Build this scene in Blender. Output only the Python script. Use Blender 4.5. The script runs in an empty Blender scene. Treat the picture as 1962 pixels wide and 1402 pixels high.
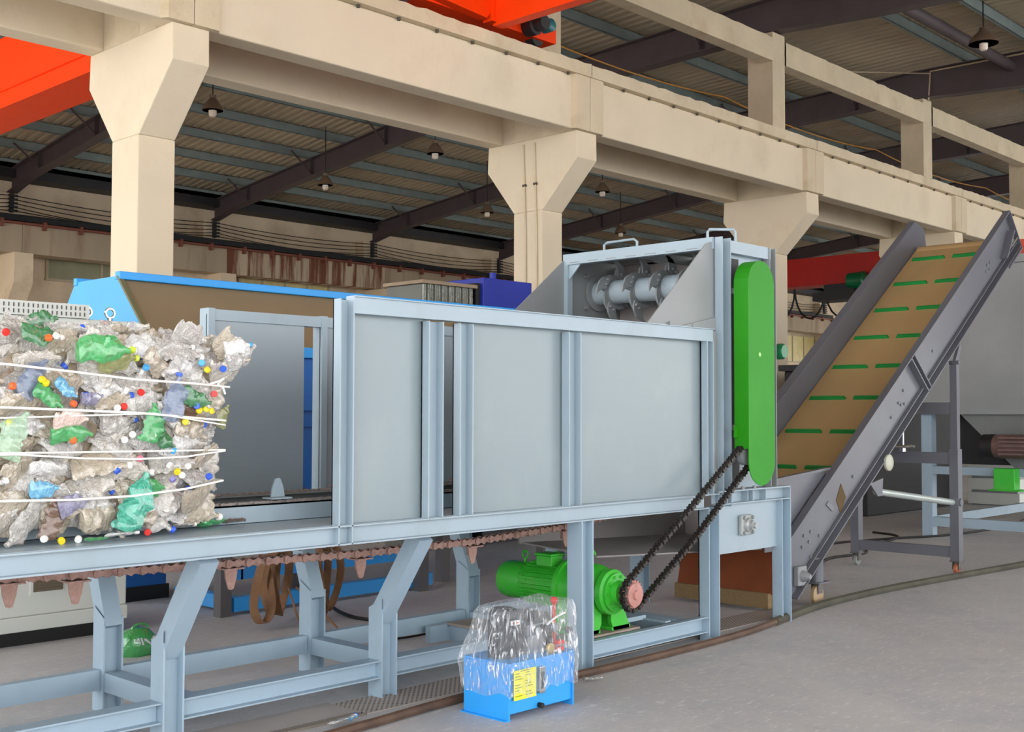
import bpy, bmesh, math, random
from mathutils import Vector, Matrix, noise
random.seed(7)
SC = bpy.context.scene
COL = SC.collection
# ---------------------------------------------------------------- camera
F = 2263.7
YAW, PIT, ROL = [math.radians(a) for a in (43.65, 2.293, 0.117)]
cd = bpy.data.cameras.new('camera'); cam = bpy.data.objects.new('camera', cd); COL.objects.link(cam)
fwd = Vector((math.cos(YAW)*math.cos(PIT), math.sin(YAW)*math.cos(PIT), math.sin(PIT)))
rt = Vector((math.sin(YAW), -math.cos(YAW), 0)); up = rt.cross(fwd)
r2 = rt*math.cos(ROL)+up*math.sin(ROL); u2 = -rt*math.sin(ROL)+up*math.cos(ROL)
m = Matrix((r2, u2, -fwd)).transposed().to_4x4(); m.translation = (0, 0, 1.6)
cam.matrix_world = m
cd.sensor_width = 36; cd.lens = F/1962*36; cd.clip_end = 300; cd.clip_start = 0.05
SC.camera = cam
# ---------------------------------------------------------------- light
SC.view_settings.view_transform = 'Standard'; SC.view_settings.look = 'None'
SC.view_settings.gamma = 1; SC.view_settings.use_curve_mapping = False
SC.view_settings.exposure = 1.15
W = bpy.data.worlds.new('overcast_sky'); SC.world = W; W.use_nodes = True
nt = W.node_tree; nt.nodes.clear()
wo = nt.nodes.new('ShaderNodeOutputWorld'); bg = nt.nodes.new('ShaderNodeBackground')
tc = nt.nodes.new('ShaderNodeTexCoord'); sx = nt.nodes.new('ShaderNodeSeparateXYZ'); cr = nt.nodes.new('ShaderNodeValToRGB')
nt.links.new(tc.outputs['Generated'], sx.inputs[0]); nt.links.new(sx.outputs['Z'], cr.inputs[0])
cr.color_ramp.elements[0].position = 0.0; cr.color_ramp.elements[0].color = (1.0, 0.99, 0.97, 1)
cr.color_ramp.elements[1].position = 0.7; cr.color_ramp.elements[1].color = (0.84, 0.90, 1.0, 1)
nt.links.new(cr.outputs[0], bg.inputs[0]); bg.inputs[1].default_value = 1.9
nt.links.new(bg.outputs[0], wo.inputs[0])
sd = bpy.data.lights.new('sun', 'SUN'); sun = bpy.data.objects.new('sun', sd); COL.objects.link(sun)
sd.energy = 3.6; sd.angle = math.radians(12); sd.color = (1.0, 0.94, 0.85)
sun.rotation_euler = (math.radians(35), 0, math.radians(-75)); sun.location = (-20, 0, 20)

# ---------------------------------------------------------------- helpers
def lin(h):
    h = h.lstrip('#'); o = []
    for i in (0, 2, 4):
        c = int(h[i:i+2], 16)/255
        o.append(c/12.92 if c <= .04045 else ((c+.055)/1.055)**2.4)
    return (*o, 1)
MT = {}
def mat(name, col, rough=.5, metal=0.0, var=.10, scale=3.0, bump=0.0, bscale=60, stain=None, stain_amt=.5, stain_scale=1.5, stretch=(1, 1, 1), spec=.5, coat=0):
    if name in MT: return MT[name]
    M = bpy.data.materials.new(name); M.use_nodes = True; t = M.node_tree; p = t.nodes['Principled BSDF']
    N = t.nodes.new; Lk = t.links.new
    co = N('ShaderNodeTexCoord'); mp = N('ShaderNodeMapping'); mp.inputs['Scale'].default_value = stretch
    Lk(co.outputs['Object'], mp.inputs[0])
    c = lin(col)
    n1 = N('ShaderNodeTexNoise'); n1.inputs['Scale'].default_value = scale; n1.inputs['Detail'].default_value = 6; Lk(mp.outputs[0], n1.inputs[0])
    r = N('ShaderNodeValToRGB'); Lk(n1.outputs[0], r.inputs[0])
    r.color_ramp.elements[0].position = .3; r.color_ramp.elements[1].position = .7
    r.color_ramp.elements[0].color = (c[0]*(1-var), c[1]*(1-var), c[2]*(1-var), 1)
    r.color_ramp.elements[1].color = (min(1, c[0]*(1+var)), min(1, c[1]*(1+var)), min(1, c[2]*(1+var)), 1)
    out = r.outputs[0]
    if stain:
        s = lin(stain); n2 = N('ShaderNodeTexNoise'); n2.inputs['Scale'].default_value = stain_scale; n2.inputs['Detail'].default_value = 8; n2.inputs['Roughness'].default_value = .65
        Lk(mp.outputs[0], n2.inputs[0]); r2_ = N('ShaderNodeValToRGB'); Lk(n2.outputs[0], r2_.inputs[0])
        r2_.color_ramp.elements[0].position = .52; r2_.color_ramp.elements[1].position = .75
        r2_.color_ramp.elements[0].color = (0, 0, 0, 1); r2_.color_ramp.elements[1].color = (stain_amt,)*3+(1,)
        mx = N('ShaderNodeMixRGB'); Lk(r2_.outputs[0], mx.inputs[0]); Lk(out, mx.inputs[1]); mx.inputs[2].default_value = s; out = mx.outputs[0]
    Lk(out, p.inputs['Base Color'])
    p.inputs['Roughness'].default_value = rough; p.inputs['Metallic'].default_value = metal
    p.inputs['Specular IOR Level'].default_value = spec
    if coat: p.inputs['Coat Weight'].default_value = coat; p.inputs['Coat Roughness'].default_value = .15
    if bump:
        n3 = N('ShaderNodeTexNoise'); n3.inputs['Scale'].default_value = bscale; n3.inputs['Detail'].default_value = 5; Lk(co.outputs['Object'], n3.inputs[0])
        b = N('ShaderNodeBump'); b.inputs['Strength'].default_value = bump; b.inputs['Distance'].default_value = .02; Lk(n3.outputs[0], b.inputs['Height']); Lk(b.outputs[0], p.inputs['Normal'])
    MT[name] = M; return M

def plastic(name, col, clear=.35, rough=.18, bump=.6, bscale=25, streak=0, rim=1.0):
    """crumpled thin plastic film: transparent mixed with a glossy translucent skin"""
    M = bpy.data.materials.new(name); M.use_nodes = True; t = M.node_tree; p = t.nodes['Principled BSDF']; N = t.nodes.new; Lk = t.links.new
    p.inputs['Base Color'].default_value = lin(col); p.inputs['Roughness'].default_value = rough; p.inputs['Specular IOR Level'].default_value = .9
    p.inputs['Coat Weight'].default_value = 1.0; p.inputs['Coat Roughness'].default_value = .06; p.inputs['Coat IOR'].default_value = 1.8
    co = N('ShaderNodeTexCoord'); n = N('ShaderNodeTexNoise'); n.inputs['Scale'].default_value = bscale; n.inputs['Detail'].default_value = 3; n.inputs['Distortion'].default_value = 1.2; Lk(co.outputs['Object'], n.inputs[0])
    b = N('ShaderNodeBump'); b.inputs['Strength'].default_value = bump; b.inputs['Distance'].default_value = .03; Lk(n.outputs[0], b.inputs['Height']); Lk(b.outputs[0], p.inputs['Normal'])
    tr = N('ShaderNodeBsdfTransparent'); mx = N('ShaderNodeMixShader')
    r = N('ShaderNodeValToRGB'); Lk(n.outputs[0], r.inputs[0])
    a = 1-clear
    r.color_ramp.elements[0].position = .45; r.color_ramp.elements[0].color = (a,)*3+(1,)
    r.color_ramp.elements[1].position = .72; r.color_ramp.elements[1].color = (min(1, a+streak),)*3+(1,)
    Lk(r.outputs[0], mx.inputs[0]); Lk(tr.outputs[0], mx.inputs[1]); Lk(p.outputs[0], mx.inputs[2])
    Lk(mx.outputs[0], t.nodes['Material Output'].inputs[0])
    MT[name] = M; return M

class MB:
    def __init__(s): s.v = []; s.f = []
    def add(s, vs, fs):
        o = len(s.v); s.v += [Vector(v) for v in vs]; s.f += [tuple(i+o for i in f) for f in fs]; return s
    def box(s, x0, x1, y0, y1, z0, z1):
        return s.add([(x0,y0,z0),(x1,y0,z0),(x1,y1,z0),(x0,y1,z0),(x0,y0,z1),(x1,y0,z1),(x1,y1,z1),(x0,y1,z1)],
                     [(3,2,1,0),(4,5,6,7),(0,1,5,4),(1,2,6,5),(2,3,7,6),(3,0,4,7)])
    def hexa(s, b, t):
        return s.add(list(b)+list(t), [(3,2,1,0),(4,5,6,7),(0,1,5,4),(1,2,6,5),(2,3,7,6),(3,0,4,7)])
    def bar(s, p0, p1, u, a, b, v=None):
        """box along p0->p1; a = full size along u, b = full size along the third axis; centred"""
        p0 = Vector(p0); p1 = Vector(p1); d = (p1-p0).normalized(); u = Vector(u); u = (u-d*u.dot(d)).normalized(); w = d.cross(u)
        q = [u*(i*a/2)+w*(j*b/2) for i, j in ((-1,-1),(1,-1),(1,1),(-1,1))]
        return s.hexa([p0+k for k in q], [p1+k for k in q])
    def chan(s, p0, p1, o, w, d, t=.01, side=None):
        """U channel along p0->p1: web centred on the line, flanges reach d along o; w = width"""
        p0 = Vector(p0); p1 = Vector(p1); ax = (p1-p0).normalized(); o = Vector(o); o = (o-ax*o.dot(ax)).normalized(); k = ax.cross(o)
        s.bar(p0+o*t/2, p1+o*t/2, o, t, w)
        for sg in (-1, 1): s.bar(p0+k*sg*(w/2-t/2)+o*d/2, p1+k*sg*(w/2-t/2)+o*d/2, o, d, t)
        return s
    def ibeam(s, p0, p1, o, w, h, t=.012):
        """H section: flanges of width w at +-h/2 along o"""
        p0 = Vector(p0); p1 = Vector(p1); ax = (p1-p0).normalized(); o = Vector(o); o = (o-ax*o.dot(ax)).normalized()
        s.bar(p0, p1, o, h-2*t, t)
        for sg in (-1, 1): s.bar(p0+o*sg*(h/2-t/2), p1+o*sg*(h/2-t/2), o, t, w)
        return s
    def prism(s, poly, ax, a0, a1):
        """poly in the other two axes, extruded along axis ax"""
        def mk(p, a):
            return {'x': (a, p[0], p[1]), 'y': (p[0], a, p[1]), 'z': (p[0], p[1], a)}[ax]
        n = len(poly); vs = [mk(p, a0) for p in poly]+[mk(p, a1) for p in poly]
        fs = [tuple(range(n))[::-1], tuple(range(n, 2*n))]+[(i, (i+1) % n, n+(i+1) % n, n+i) for i in range(n)]
        return s.add(vs, fs)
    def tube(s, pts, r, n=8, caps=True):
        pts = [Vector(p) for p in pts]; vs = []; fs = []; ref = None; m_ = len(pts)
        for i, p in enumerate(pts):
            d = (pts[min(i+1, m_-1)]-pts[max(i-1, 0)]).normalized()
            if ref is None: ref = Vector((0,0,1)) if abs(d.z) < .9 else Vector((1,0,0))
            a = (ref-d*ref.dot(d)).normalized(); b = d.cross(a); ref = a
            rr = r[i] if isinstance(r, (list, tuple)) else r
            vs += [p+(a*math.cos(2*math.pi*k/n)+b*math.sin(2*math.pi*k/n))*rr for k in range(n)]
        for i in range(m_-1):
            for k in range(n): fs.append((i*n+k, i*n+(k+1) % n, (i+1)*n+(k+1) % n, (i+1)*n+k))
        if caps: fs += [tuple(range(n))[::-1], tuple((m_-1)*n+k for k in range(n))]
        return s.add(vs, fs)
    def cyl(s, p0, p1, r, n=24, r1=None):
        return s.tube([p0, p1], [r, r if r1 is None else r1], n)
    def lathe(s, o, d, prof, n=24):
        """profile [(dist along d, radius)]"""
        o = Vector(o); d = Vector(d).normalized(); ref = Vector((0,0,1)) if abs(d.z) < .9 else Vector((1,0,0))
        a = (ref-d*ref.dot(d)).normalized(); b = d.cross(a); vs = []; fs = []
        for t_, r in prof:
            vs += [o+d*t_+(a*math.cos(2*math.pi*k/n)+b*math.sin(2*math.pi*k/n))*max(r, 1e-4) for k in range(n)]
        for i in range(len(prof)-1):
            for k in range(n): fs.append((i*n+k, i*n+(k+1) % n, (i+1)*n+(k+1) % n, (i+1)*n+k))
        fs += [tuple(range(n))[::-1], tuple((len(prof)-1)*n+k for k in range(n))]
        return s.add(vs, fs)
    def build(s, name, material, parent=None, smooth=False, bevel=0, origin=None):
        off = Vector((0,0,0)); q = parent
        while q is not None: off += q.location; q = q.parent
        me = bpy.data.meshes.new(name); o = bpy.data.objects.new(name, me); COL.objects.link(o)
        if origin is None:
            if parent is None:
                c = Vector((sum(v.x for v in s.v), sum(v.y for v in s.v), 0))/len(s.v); c.z = min(v.z for v in s.v)
            else:
                c = sum(s.v, Vector())/len(s.v)
            origin = c
        origin = Vector(origin)
        me.from_pydata([v-origin for v in s.v], [], s.f)
        bm = bmesh.new(); bm.from_mesh(me); bmesh.ops.recalc_face_normals(bm, faces=bm.faces); bm.to_mesh(me); bm.free()
        o.location = origin-off
        if parent is not None: o.parent = parent
        me.materials.append(material)
        if smooth:
            for p in me.polygons: p.use_smooth = True
            try: me.set_sharp_from_angle(angle=math.radians(40))
            except Exception: pass
        if bevel:
            b = o.modifiers.new('bevel', 'BEVEL'); b.width = bevel; b.segments = 2; b.limit_method = 'ANGLE'; b.angle_limit = math.radians(40)
            b.harden_normals = False
        return o
def tag(o, label, cat, group=None, kind=None):
    if label: o['label'] = label
    if cat: o['category'] = cat
    if group: o['group'] = group
    if kind: o['kind'] = kind
    return o
def thing(name, label, cat, loc=(0,0,0), group=None, kind=None):
    o = bpy.data.objects.new(name, None); COL.objects.link(o); o.location = loc; o.empty_display_size = .2
    return tag(o, label, cat, group, kind)
def struct(name, mb, m_, label=None, parent=None, **k):
    o = mb.build(name, m_, parent, **k)
    if parent is None: o['kind'] = 'structure'
    if label and parent is None: o['label'] = label
    return o
def copy_tree(o, parent=None):
    c = o.copy(); COL.objects.link(c)
    if parent is not None: c.parent = parent
    for ch in list(o.children):
        copy_tree(ch, c)
    return c

# ---------------------------------------------------------------- materials
CREAM = mat('cream_paint', '#D9CAB0', .8, var=.05, scale=.8, bump=.35, bscale=9, stain='#C4B295', stain_amt=.5, stain_scale=1.1)
CREAM2 = mat('cream_paint_worn', '#CDBDA0', .8, var=.08, scale=1.5, bump=.6, bscale=14, stain='#B09670', stain_amt=.5, stain_scale=2.2)
WALL = mat('old_cream_wall', '#E0CCAE', .85, var=.12, scale=.6, bump=.3, bscale=5, stain='#947C62', stain_amt=.6, stain_scale=.5)
RUSTWALL = mat('rust_streaked_paint', '#BFAE94', .85, var=.1, scale=1, stain='#6E3A1E', stain_amt=.95, stain_scale=2.2, stretch=(1, .2, .07))
for n_ in RUSTWALL.node_tree.nodes:
    if n_.type == 'VALTORGB' and n_.color_ramp.elements[0].color[0] == 0: n_.color_ramp.elements[0].position = .44; n_.color_ramp.elements[1].position = .56
    if n_.type == 'TEX_NOISE' and abs(n_.inputs['Scale'].default_value-2.2) < .01: n_.inputs['Scale'].default_value = 3.2
STEEL = mat('dark_roof_steel', '#54494A', .6, var=.1)
PURL = mat('purlin_blue_grey', '#84918E', .5, var=.1)
ROOF = mat('corrugated_roof_sheet', '#B5A68C', .6, var=.12, scale=.4, stain='#83705A', stain_amt=.5, stain_scale=.3)
ORANGE = mat('crane_orange', '#FF4200', .5, var=.04, spec=.25)
RED = mat('crane_red', '#C41405', .5, var=.06)
GREY = mat('machine_grey_blue', '#9DAEB9', .42, var=.05, scale=1.5, stain='#8E999D', stain_amt=.5, stain_scale=2)
GREYP = mat('panel_grey_blue', '#869499', .3, var=.04, scale=.9, stain='#9EA9AA', stain_amt=.4, stain_scale=1.2, bump=.03, bscale=2.5)
GREYD = mat('housing_grey', '#8A8E8F', .45, var=.06, scale=1.2)
LEGB = mat('leg_grey_blue', '#9BB0BF', .45, var=.05, scale=2, stain='#82929C', stain_amt=.4, stain_scale=4)
INC = mat('incline_grey', '#65666E', .36, var=.06, scale=1.2, stain='#7E868A', stain_amt=.4, stain_scale=.8)
BELT = mat('tan_belt', '#AE9062', .6, var=.07, scale=.8, stain='#7F7650', stain_amt=.3, stain_scale=1.0, stretch=(1, 2.5, 1))
CLEAT = mat('green_cleat', '#128A3F', .4, var=.1)
GREEN = mat('bright_green_paint', '#248A08', .5, var=.05, scale=2, stain='#3E9A24', stain_amt=.3, spec=.3, stain_scale=2)
MGREEN = mat('motor_green_paint', '#3ABA32', .42, var=.08, scale=5, stain='#7C8E5C', stain_amt=.45, stain_scale=6)
DGREEN = mat('dark_green_paint', '#0F6B40', .35)
BLUE = mat('bright_blue_paint', '#2AA0F0', .4, var=.04)
DBLUE = mat('deep_blue_paint', '#0A66B8', .45, var=.06)
NAVY = mat('navy_paint', '#1C2FA0', .5)
TANP = mat('hopper_lining', '#8C7A5E', .55, var=.05)
WHITE = mat('cabinet_off_white', '#D3D6D0', .5, var=.03)
BLACK = mat('black_paint', '#141416', .6)
DARKM = mat('dark_void_metal', '#2A2A2C', .6)
RUST = mat('rusty_steel', '#8E6A5C', .8, var=.2, scale=30, bump=.4, bscale=80, stain='#5A382A', stain_amt=.7, stain_scale=14)
RUSTC = mat('rusty_chain', '#A58378', .75, var=.2, scale=40, stain='#5B3A2E', stain_amt=.7, stain_scale=25)
GREASE = mat('greasy_chain', '#2E2926', .4, metal=.4, var=.3, scale=60, stain='#9A8E84', stain_amt=.4, stain_scale=90)
BOLT = mat('bolt_metal', '#8E8E8A', .4, metal=.6)
DBOLT = mat('dark_bolt', '#4A443A', .6)
CHROME = mat('chrome', '#C8C8C4', .18, metal=.9)
CARD = mat('tan_webbing', '#7D5A3E', .8, var=.15, scale=8)
SHBELT = mat('shaded_belt_brown', '#8A4620', .7, var=.2, scale=4, stain='#6E3212', stain_amt=.5)
TIMB = mat('timber', '#8C7450', .8, var=.15, scale=8, stretch=(1, 8, 8))
PIPE = mat('dirty_rubber_pipe', '#5B4638', .7, var=.25, scale=6, stain='#3A2A22', stain_amt=.7, stain_scale=5)
GRAT = mat('drain_metal', '#A19A92', .6, var=.1, scale=5)
BLUEW = mat('unit_blue', '#2C9DEB', .4, var=.03)
YELL = mat('yellow_label', '#E4E03A', .6, var=.03)
INK = mat('label_ink', '#7C8A20', .6)
ROPE = mat('white_strap', '#F4F2EC', .5, var=.02)
REDP = mat('red_plastic', '#E02A22', .35)
WHITEP = mat('white_plastic', '#EDEDEA', .35)
GLASSW = mat('window_pane_dusty', '#8C8A6A', .3, var=.1)
YPANE = mat('window_pane_yellowed', '#D8C88A', .5)
LAMPB = mat('lamp_reflector', '#6E5A48', .5)
BULB = mat('lamp_glass', '#E8DCC8', .2)
YWIRE = mat('yellow_cable', '#B0782A', .6); RWIRE = mat('red_cable', '#7A2418', .6); BWIRE = mat('black_cable', '#181614', .6)
MUDY = mat('cement_sheet', '#8C8478', .9)
def emis(M, col, s):
    p = M.node_tree.nodes['Principled BSDF']; p.inputs['Emission Color'].default_value = col; p.inputs['Emission Strength'].default_value = s

# ---------------------------------------------------------------- floor
def floor_mat():
    M = bpy.data.materials.new('worn_concrete'); M.use_nodes = True; t = M.node_tree; p = t.nodes['Principled BSDF']; N = t.nodes.new; Lk = t.links.new
    co = N('ShaderNodeTexCoord')
    def noi(sc, det, rg=.6, stretch=None, dist=0):
        n = N('ShaderNodeTexNoise'); n.inputs['Scale'].default_value = sc; n.inputs['Detail'].default_value = det; n.inputs['Roughness'].default_value = rg; n.inputs['Distortion'].default_value = dist
        if stretch:
            mp = N('ShaderNodeMapping'); mp.inputs['Scale'].default_value = stretch[0]; mp.inputs['Rotation'].default_value = (0, 0, stretch[1]); Lk(co.outputs['Object'], mp.inputs[0]); Lk(mp.outputs[0], n.inputs[0])
        else: Lk(co.outputs['Object'], n.inputs[0])
        return n.outputs[0]
    def ramp(src, a, b, ca, cb):
        r = N('ShaderNodeValToRGB'); r.color_ramp.elements[0].position = a; r.color_ramp.elements[1].position = b; r.color_ramp.elements[0].color = ca; r.color_ramp.elements[1].color = cb; Lk(src, r.inputs[0]); return r.outputs[0]
    def mix(f, a, b, v=None):
        x = N('ShaderNodeMixRGB'); Lk(f, x.inputs[0]); Lk(a, x.inputs[1])
        if v: x.inputs[2].default_value = v
        else: Lk(b, x.inputs[2])
        return x.outputs[0]
    base = ramp(noi(.5, 8), .35, .7, lin('#BAB8B8'), lin('#CAC9C9'))
    k = (0,0,0,1); w = lambda a: (a, a, a, 1)
    c = mix(ramp(noi(1.3, 10, .75), .48, .66, k, w(.7)), base, None, lin('#ABAFB6'))
    c = mix(ramp(noi(9, 8, .8, ((1, 3.5, 1), .5)), .55, .64, k, w(.8)), c, None, lin('#DEDBD6'))
    c = mix(ramp(noi(14, 6, .8, ((3.5, 1, 1), .2)), .58, .66, k, w(.6)), c, None, lin('#E4E0DA'))
    c = mix(ramp(noi(3, 12, .85), .57, .66, k, w(.5)), c, None, lin('#8E8780'))
    c = mix(ramp(noi(30, 4, .7), .66, .74, k, w(.4)), c, None, lin('#7A726A'))
    Lk(c, p.inputs['Base Color']); p.inputs['Roughness'].default_value = .62
    b = N('ShaderNodeBump'); b.inputs['Strength'].default_value = .25; b.inputs['Distance'].default_value = .01; Lk(noi(20, 8, .7), b.inputs['Height']); Lk(b.outputs[0], p.inputs['Normal'])
    return M
fl = MB(); fl.box(-60, 75, -50, 40, -.2, 0)
struct('floor', fl, floor_mat(), 'worn grey concrete floor of the workshop')

# ---------------------------------------------------------------- hall: roof, walls
XA, XB = -7.0, 66.0
def zt(y):      # top of the girders
    if y <= 11.3: return 8.93+.012*(y+9)*.5
    if y <= 20: return 9.05-.012*(y-11.3)
    return 8.945-.0905*(y-20)
SK = lambda y: .0486*(y-11.3)            # the bay is very slightly out of square
pitch = .24; prof = [(0, 0), (.10, 0), (.125, .045), (.195, .045), (.22, 0)]
ys = [-13, 11.3, 20, 31.4]; pts = []
x = XA
while x < XB:
    for a, b in prof: pts.append((x+a, b))
    x += pitch
mb = MB(); n = len(pts)
vs = [(p[0]+max(0, SK(y)), y, zt(y)+.24+p[1]) for y in ys for p in pts]
vs += [(p[0]+max(0, SK(y)), y, zt(y)+.36) for y in ys for p in (pts[0], pts[-1])]
fs = [(j*n+i, j*n+i+1, (j+1)*n+i+1, (j+1)*n+i) for j in range(3) for i in range(n-1)]
o_ = len(ys)*n
fs += [(o_+2*j, o_+2*j+1, o_+2*j+3, o_+2*j+2) for j in range(3)]
mb.add(vs, fs)
ceil = struct('ceiling', mb, ROOF, 'corrugated metal roof sheeting over both bays of the hall')
y = 30.2
for y in [30.6-1.62*i for i in range(12)]+[10.1-1.45*i for i in range(16)]:
    q = MB(); s0 = SK(y) if y > 11.3 else 0; z = zt(y)
    q.chan((XA+s0, y, z+.12), (XB+s0, y, z+.12), (0, 1, 0), .22, .07, .008)
    q.build('purlin', PURL, ceil)
q = MB(); q.tube([(XA, 9.2, 8.78), (XB, 9.2, 8.78)], .11, 12); q.build('duct_pipe', STEEL, ceil, smooth=True)
mb = MB(); mb.box(-7, 72, 31.35, 31.55, 0, 8.35); wb = struct('wall_back', mb, WALL, 'stained cream back wall of the hall')
mb = MB(); mb.box(67, 67.2, 27, 31.4, 0, 9.4); mb.box(67, 67.2, 9, 13, 0, 9.4); mb.box(67, 67.2, -13, 31.4, 6.4, 9.4); struct('wall_right', mb, WALL, 'distant end wall of the hall')  # gaps between the piers added to let more light into the far interior
# windows low under the crane beam of the back wall
def window(n_, x0, x1, z0, z1, mt, k):
    w = MB()
    w.box(x0-.05, x1+.05, 31.28, 31.36, z0-.06, z0); w.box(x0-.05, x1+.05, 31.28, 31.36, z1, z1+.06)
    for i in range(k+1):
        xx = x0+(x1-x0)*i/k; w.box(xx-.035, xx+.035, 31.28, 31.36, z0, z1)
    f = w.build('window_%d' % n_, mat('window_frame_paint', '#B9AA8C', .6)); f['kind'] = 'structure'
    p = MB(); p.box(x0, x1, 31.31, 31.34, z0, z1); p.build('pane', mt, f)
window(1, 14.45, 17.6, 5.25, 5.78, GLASSW, 2)
window(2, 20.55, 24.0, 5.55, 5.92, YPANE, 4)
window(3, 45.5, 50.5, 4.3, 5.6, YPANE, 4)
window(4, 52.5, 57, 4.3, 5.6, YPANE, 4)

# steel roof girders
def girder(x0, x1, ypts, label, grp):
    t = thing('roof_girder', label, 'girder', (x0, ypts[0][0], ypts[0][1]), grp)
    w = MB(); bf = MB(); tf = MB()
    n_ = len(ypts); y0 = ypts[0][0]; y1 = ypts[-1][0]
    X = lambda yy: x0+(x1-x0)*(yy-y0)/(y1-y0)
    for (a, za, ta), (b, zb, tb) in zip(ypts, ypts[1:]):
        w.hexa([(X(a)-.01, a, za), (X(a)+.01, a, za), (X(b)+.01, b, zb), (X(b)-.01, b, zb)], [(X(a)-.01, a, ta), (X(a)+.01, a, ta), (X(b)+.01, b, tb), (X(b)-.01, b, tb)])
        for B, p, q_ in ((bf, za, zb), (tf, ta, tb)):
            B.hexa([(X(a)-.14, a, p-.012), (X(a)+.14, a, p-.012), (X(b)+.14, b, q_-.012), (X(b)-.14, b, q_-.012)], [(X(a)-.14, a, p+.012), (X(a)+.14, a, p+.012), (X(b)+.14, b, q_+.012), (X(b)-.14, b, q_+.012)])
    w.build('web', STEEL, t); bf.build('bottom_flange', STEEL, t); tf.build('top_flange', STEEL, t)
    k = 0
    a = min(y0, y1)+1.5
    while a < max(y0, y1)-.5:
        za = None
        for (p, zp, tp), (q_, zq, tq) in zip(ypts, ypts[1:]):
            if min(p, q_) <= a <= max(p, q_): f_ = (a-p)/(q_-p); za = zp+(zq-zp)*f_; ta = tp+(tq-tp)*f_
        s = MB(); s.bar((X(a), a, za), (X(a)-.75, a, ta+.12), (0, 1, 0), .035, .035); s.build('fly_brace', STEEL, t)
        s = MB(); s.box(X(a)-.12, X(a)+.12, a-.006, a+.006, za, ta); s.build('stiffener', STEEL, t)
        a += 3.24
    return t
where = ['above the left end of the hall', 'running over the blue hopper, left of the first column', 'landing on the back wall right of the first column',
         'landing behind the middle column', 'passing behind the third column', 'behind the inclined conveyor top', 'far beyond the inclined conveyor', 'last but one in the far bay', 'last in the far bay', 'by the far end wall']
for k in range(-1, 9):
    xf = 6.2+6.13*k
    yk = [(11.2, 8.45, 9.05), (20, 8.43, 8.945), (29.6, 7.62, 8.07), (30.9, 7.38, 7.95)]
    girder(xf, xf+.95, yk, 'dark far bay roof girder '+where[k+1], 'far bay roof girders')
near = ['over the camera side at the left', 'above the first column, out over the floor', 'above the middle column toward the camera', 'crossing the top right behind the upper beam', 'second dark girder from the top right corner', 'third dark girder down at the right edge', 'fourth down at the right edge', 'fifth in the near bay', 'sixth in the near bay', 'last by the end wall']
for k in range(-1, 9):
    xf = 6.2+6.13*k
    girder(xf, xf, [(11.2, 8.47, 9.05), (9, 8.33, 9.02), (5, 8.15, 8.99), (-13, 8.1, 8.9)], 'dark near bay roof girder, '+near[k+1], 'near bay roof girders')

# columns
ordn = {-1: 'off the left of the view', 0: 'first and nearest, behind the blue hopper', 1: 'middle one with two thin conduits',
        2: 'behind the green chain guard', 3: 'behind the upper end of the inclined conveyor', 4: 'standing past the inclined conveyor at the right edge', 5: 'beyond the right edge of the row', 6: 'near the far end of the row', 7: 'last of the row'}
def column(k):
    x = 6.007+6.13*k; w = .42
    t = thing('concrete_column', 'cream concrete column, '+ordn[k], 'column', (x+w/2, 11.3, 0), 'columns between the two bays')
    a = MB(); a.box(x, x+w, 11.0, 11.55, 0, 4.44); a.build('shaft', CREAM, t, bevel=.012)
    a = MB(); a.prism([(11.0, 4.44), (11.55, 4.44), (12.08, 5.09), (12.06, 5.46), (10.37, 5.46), (10.36, 5.09)], 'x', x, x+w); a.build('corbel', CREAM, t, bevel=.012)
    a = MB(); a.box(x, x+w, 11.02, 11.54, 5.46, 8.42); a.build('upper_post', CREAM2, t, bevel=.012)
    a = MB(); a.box(x+.005, x+w-.005, 10.675, 11.775, 5.46, 6.3); a.build('neck_block', CREAM2, t)
    a = MB(); a.box(x-.12, x+w+.12, 10.9, 11.65, 0, .12); a.build('footing', CREAM2, t)
    if k == 1:
        for yy in (11.12, 11.33):
            a = MB(); a.tube([(x-.015, yy+.03*math.sin(z*1.3), z) for z in [i*.45 for i in range(13)]], .012, 6); a.build('conduit', CREAM2, t, smooth=True)
            a = MB(); a.box(x-.03, x, yy-.03, yy+.03, 4.8, 4.83); a.build('conduit_clip', DBOLT, t)
    a = MB()
    for i in range(3): a.tube([(x+.1+.1*i, 11.2, 8.4), (x+.1+.1*i, 11.2+.02*i, 8.47)], .01, 6)
    a.build('rebar_stub', DBOLT, t)
    return t
for k in range(-1, 8): column(k)
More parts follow.
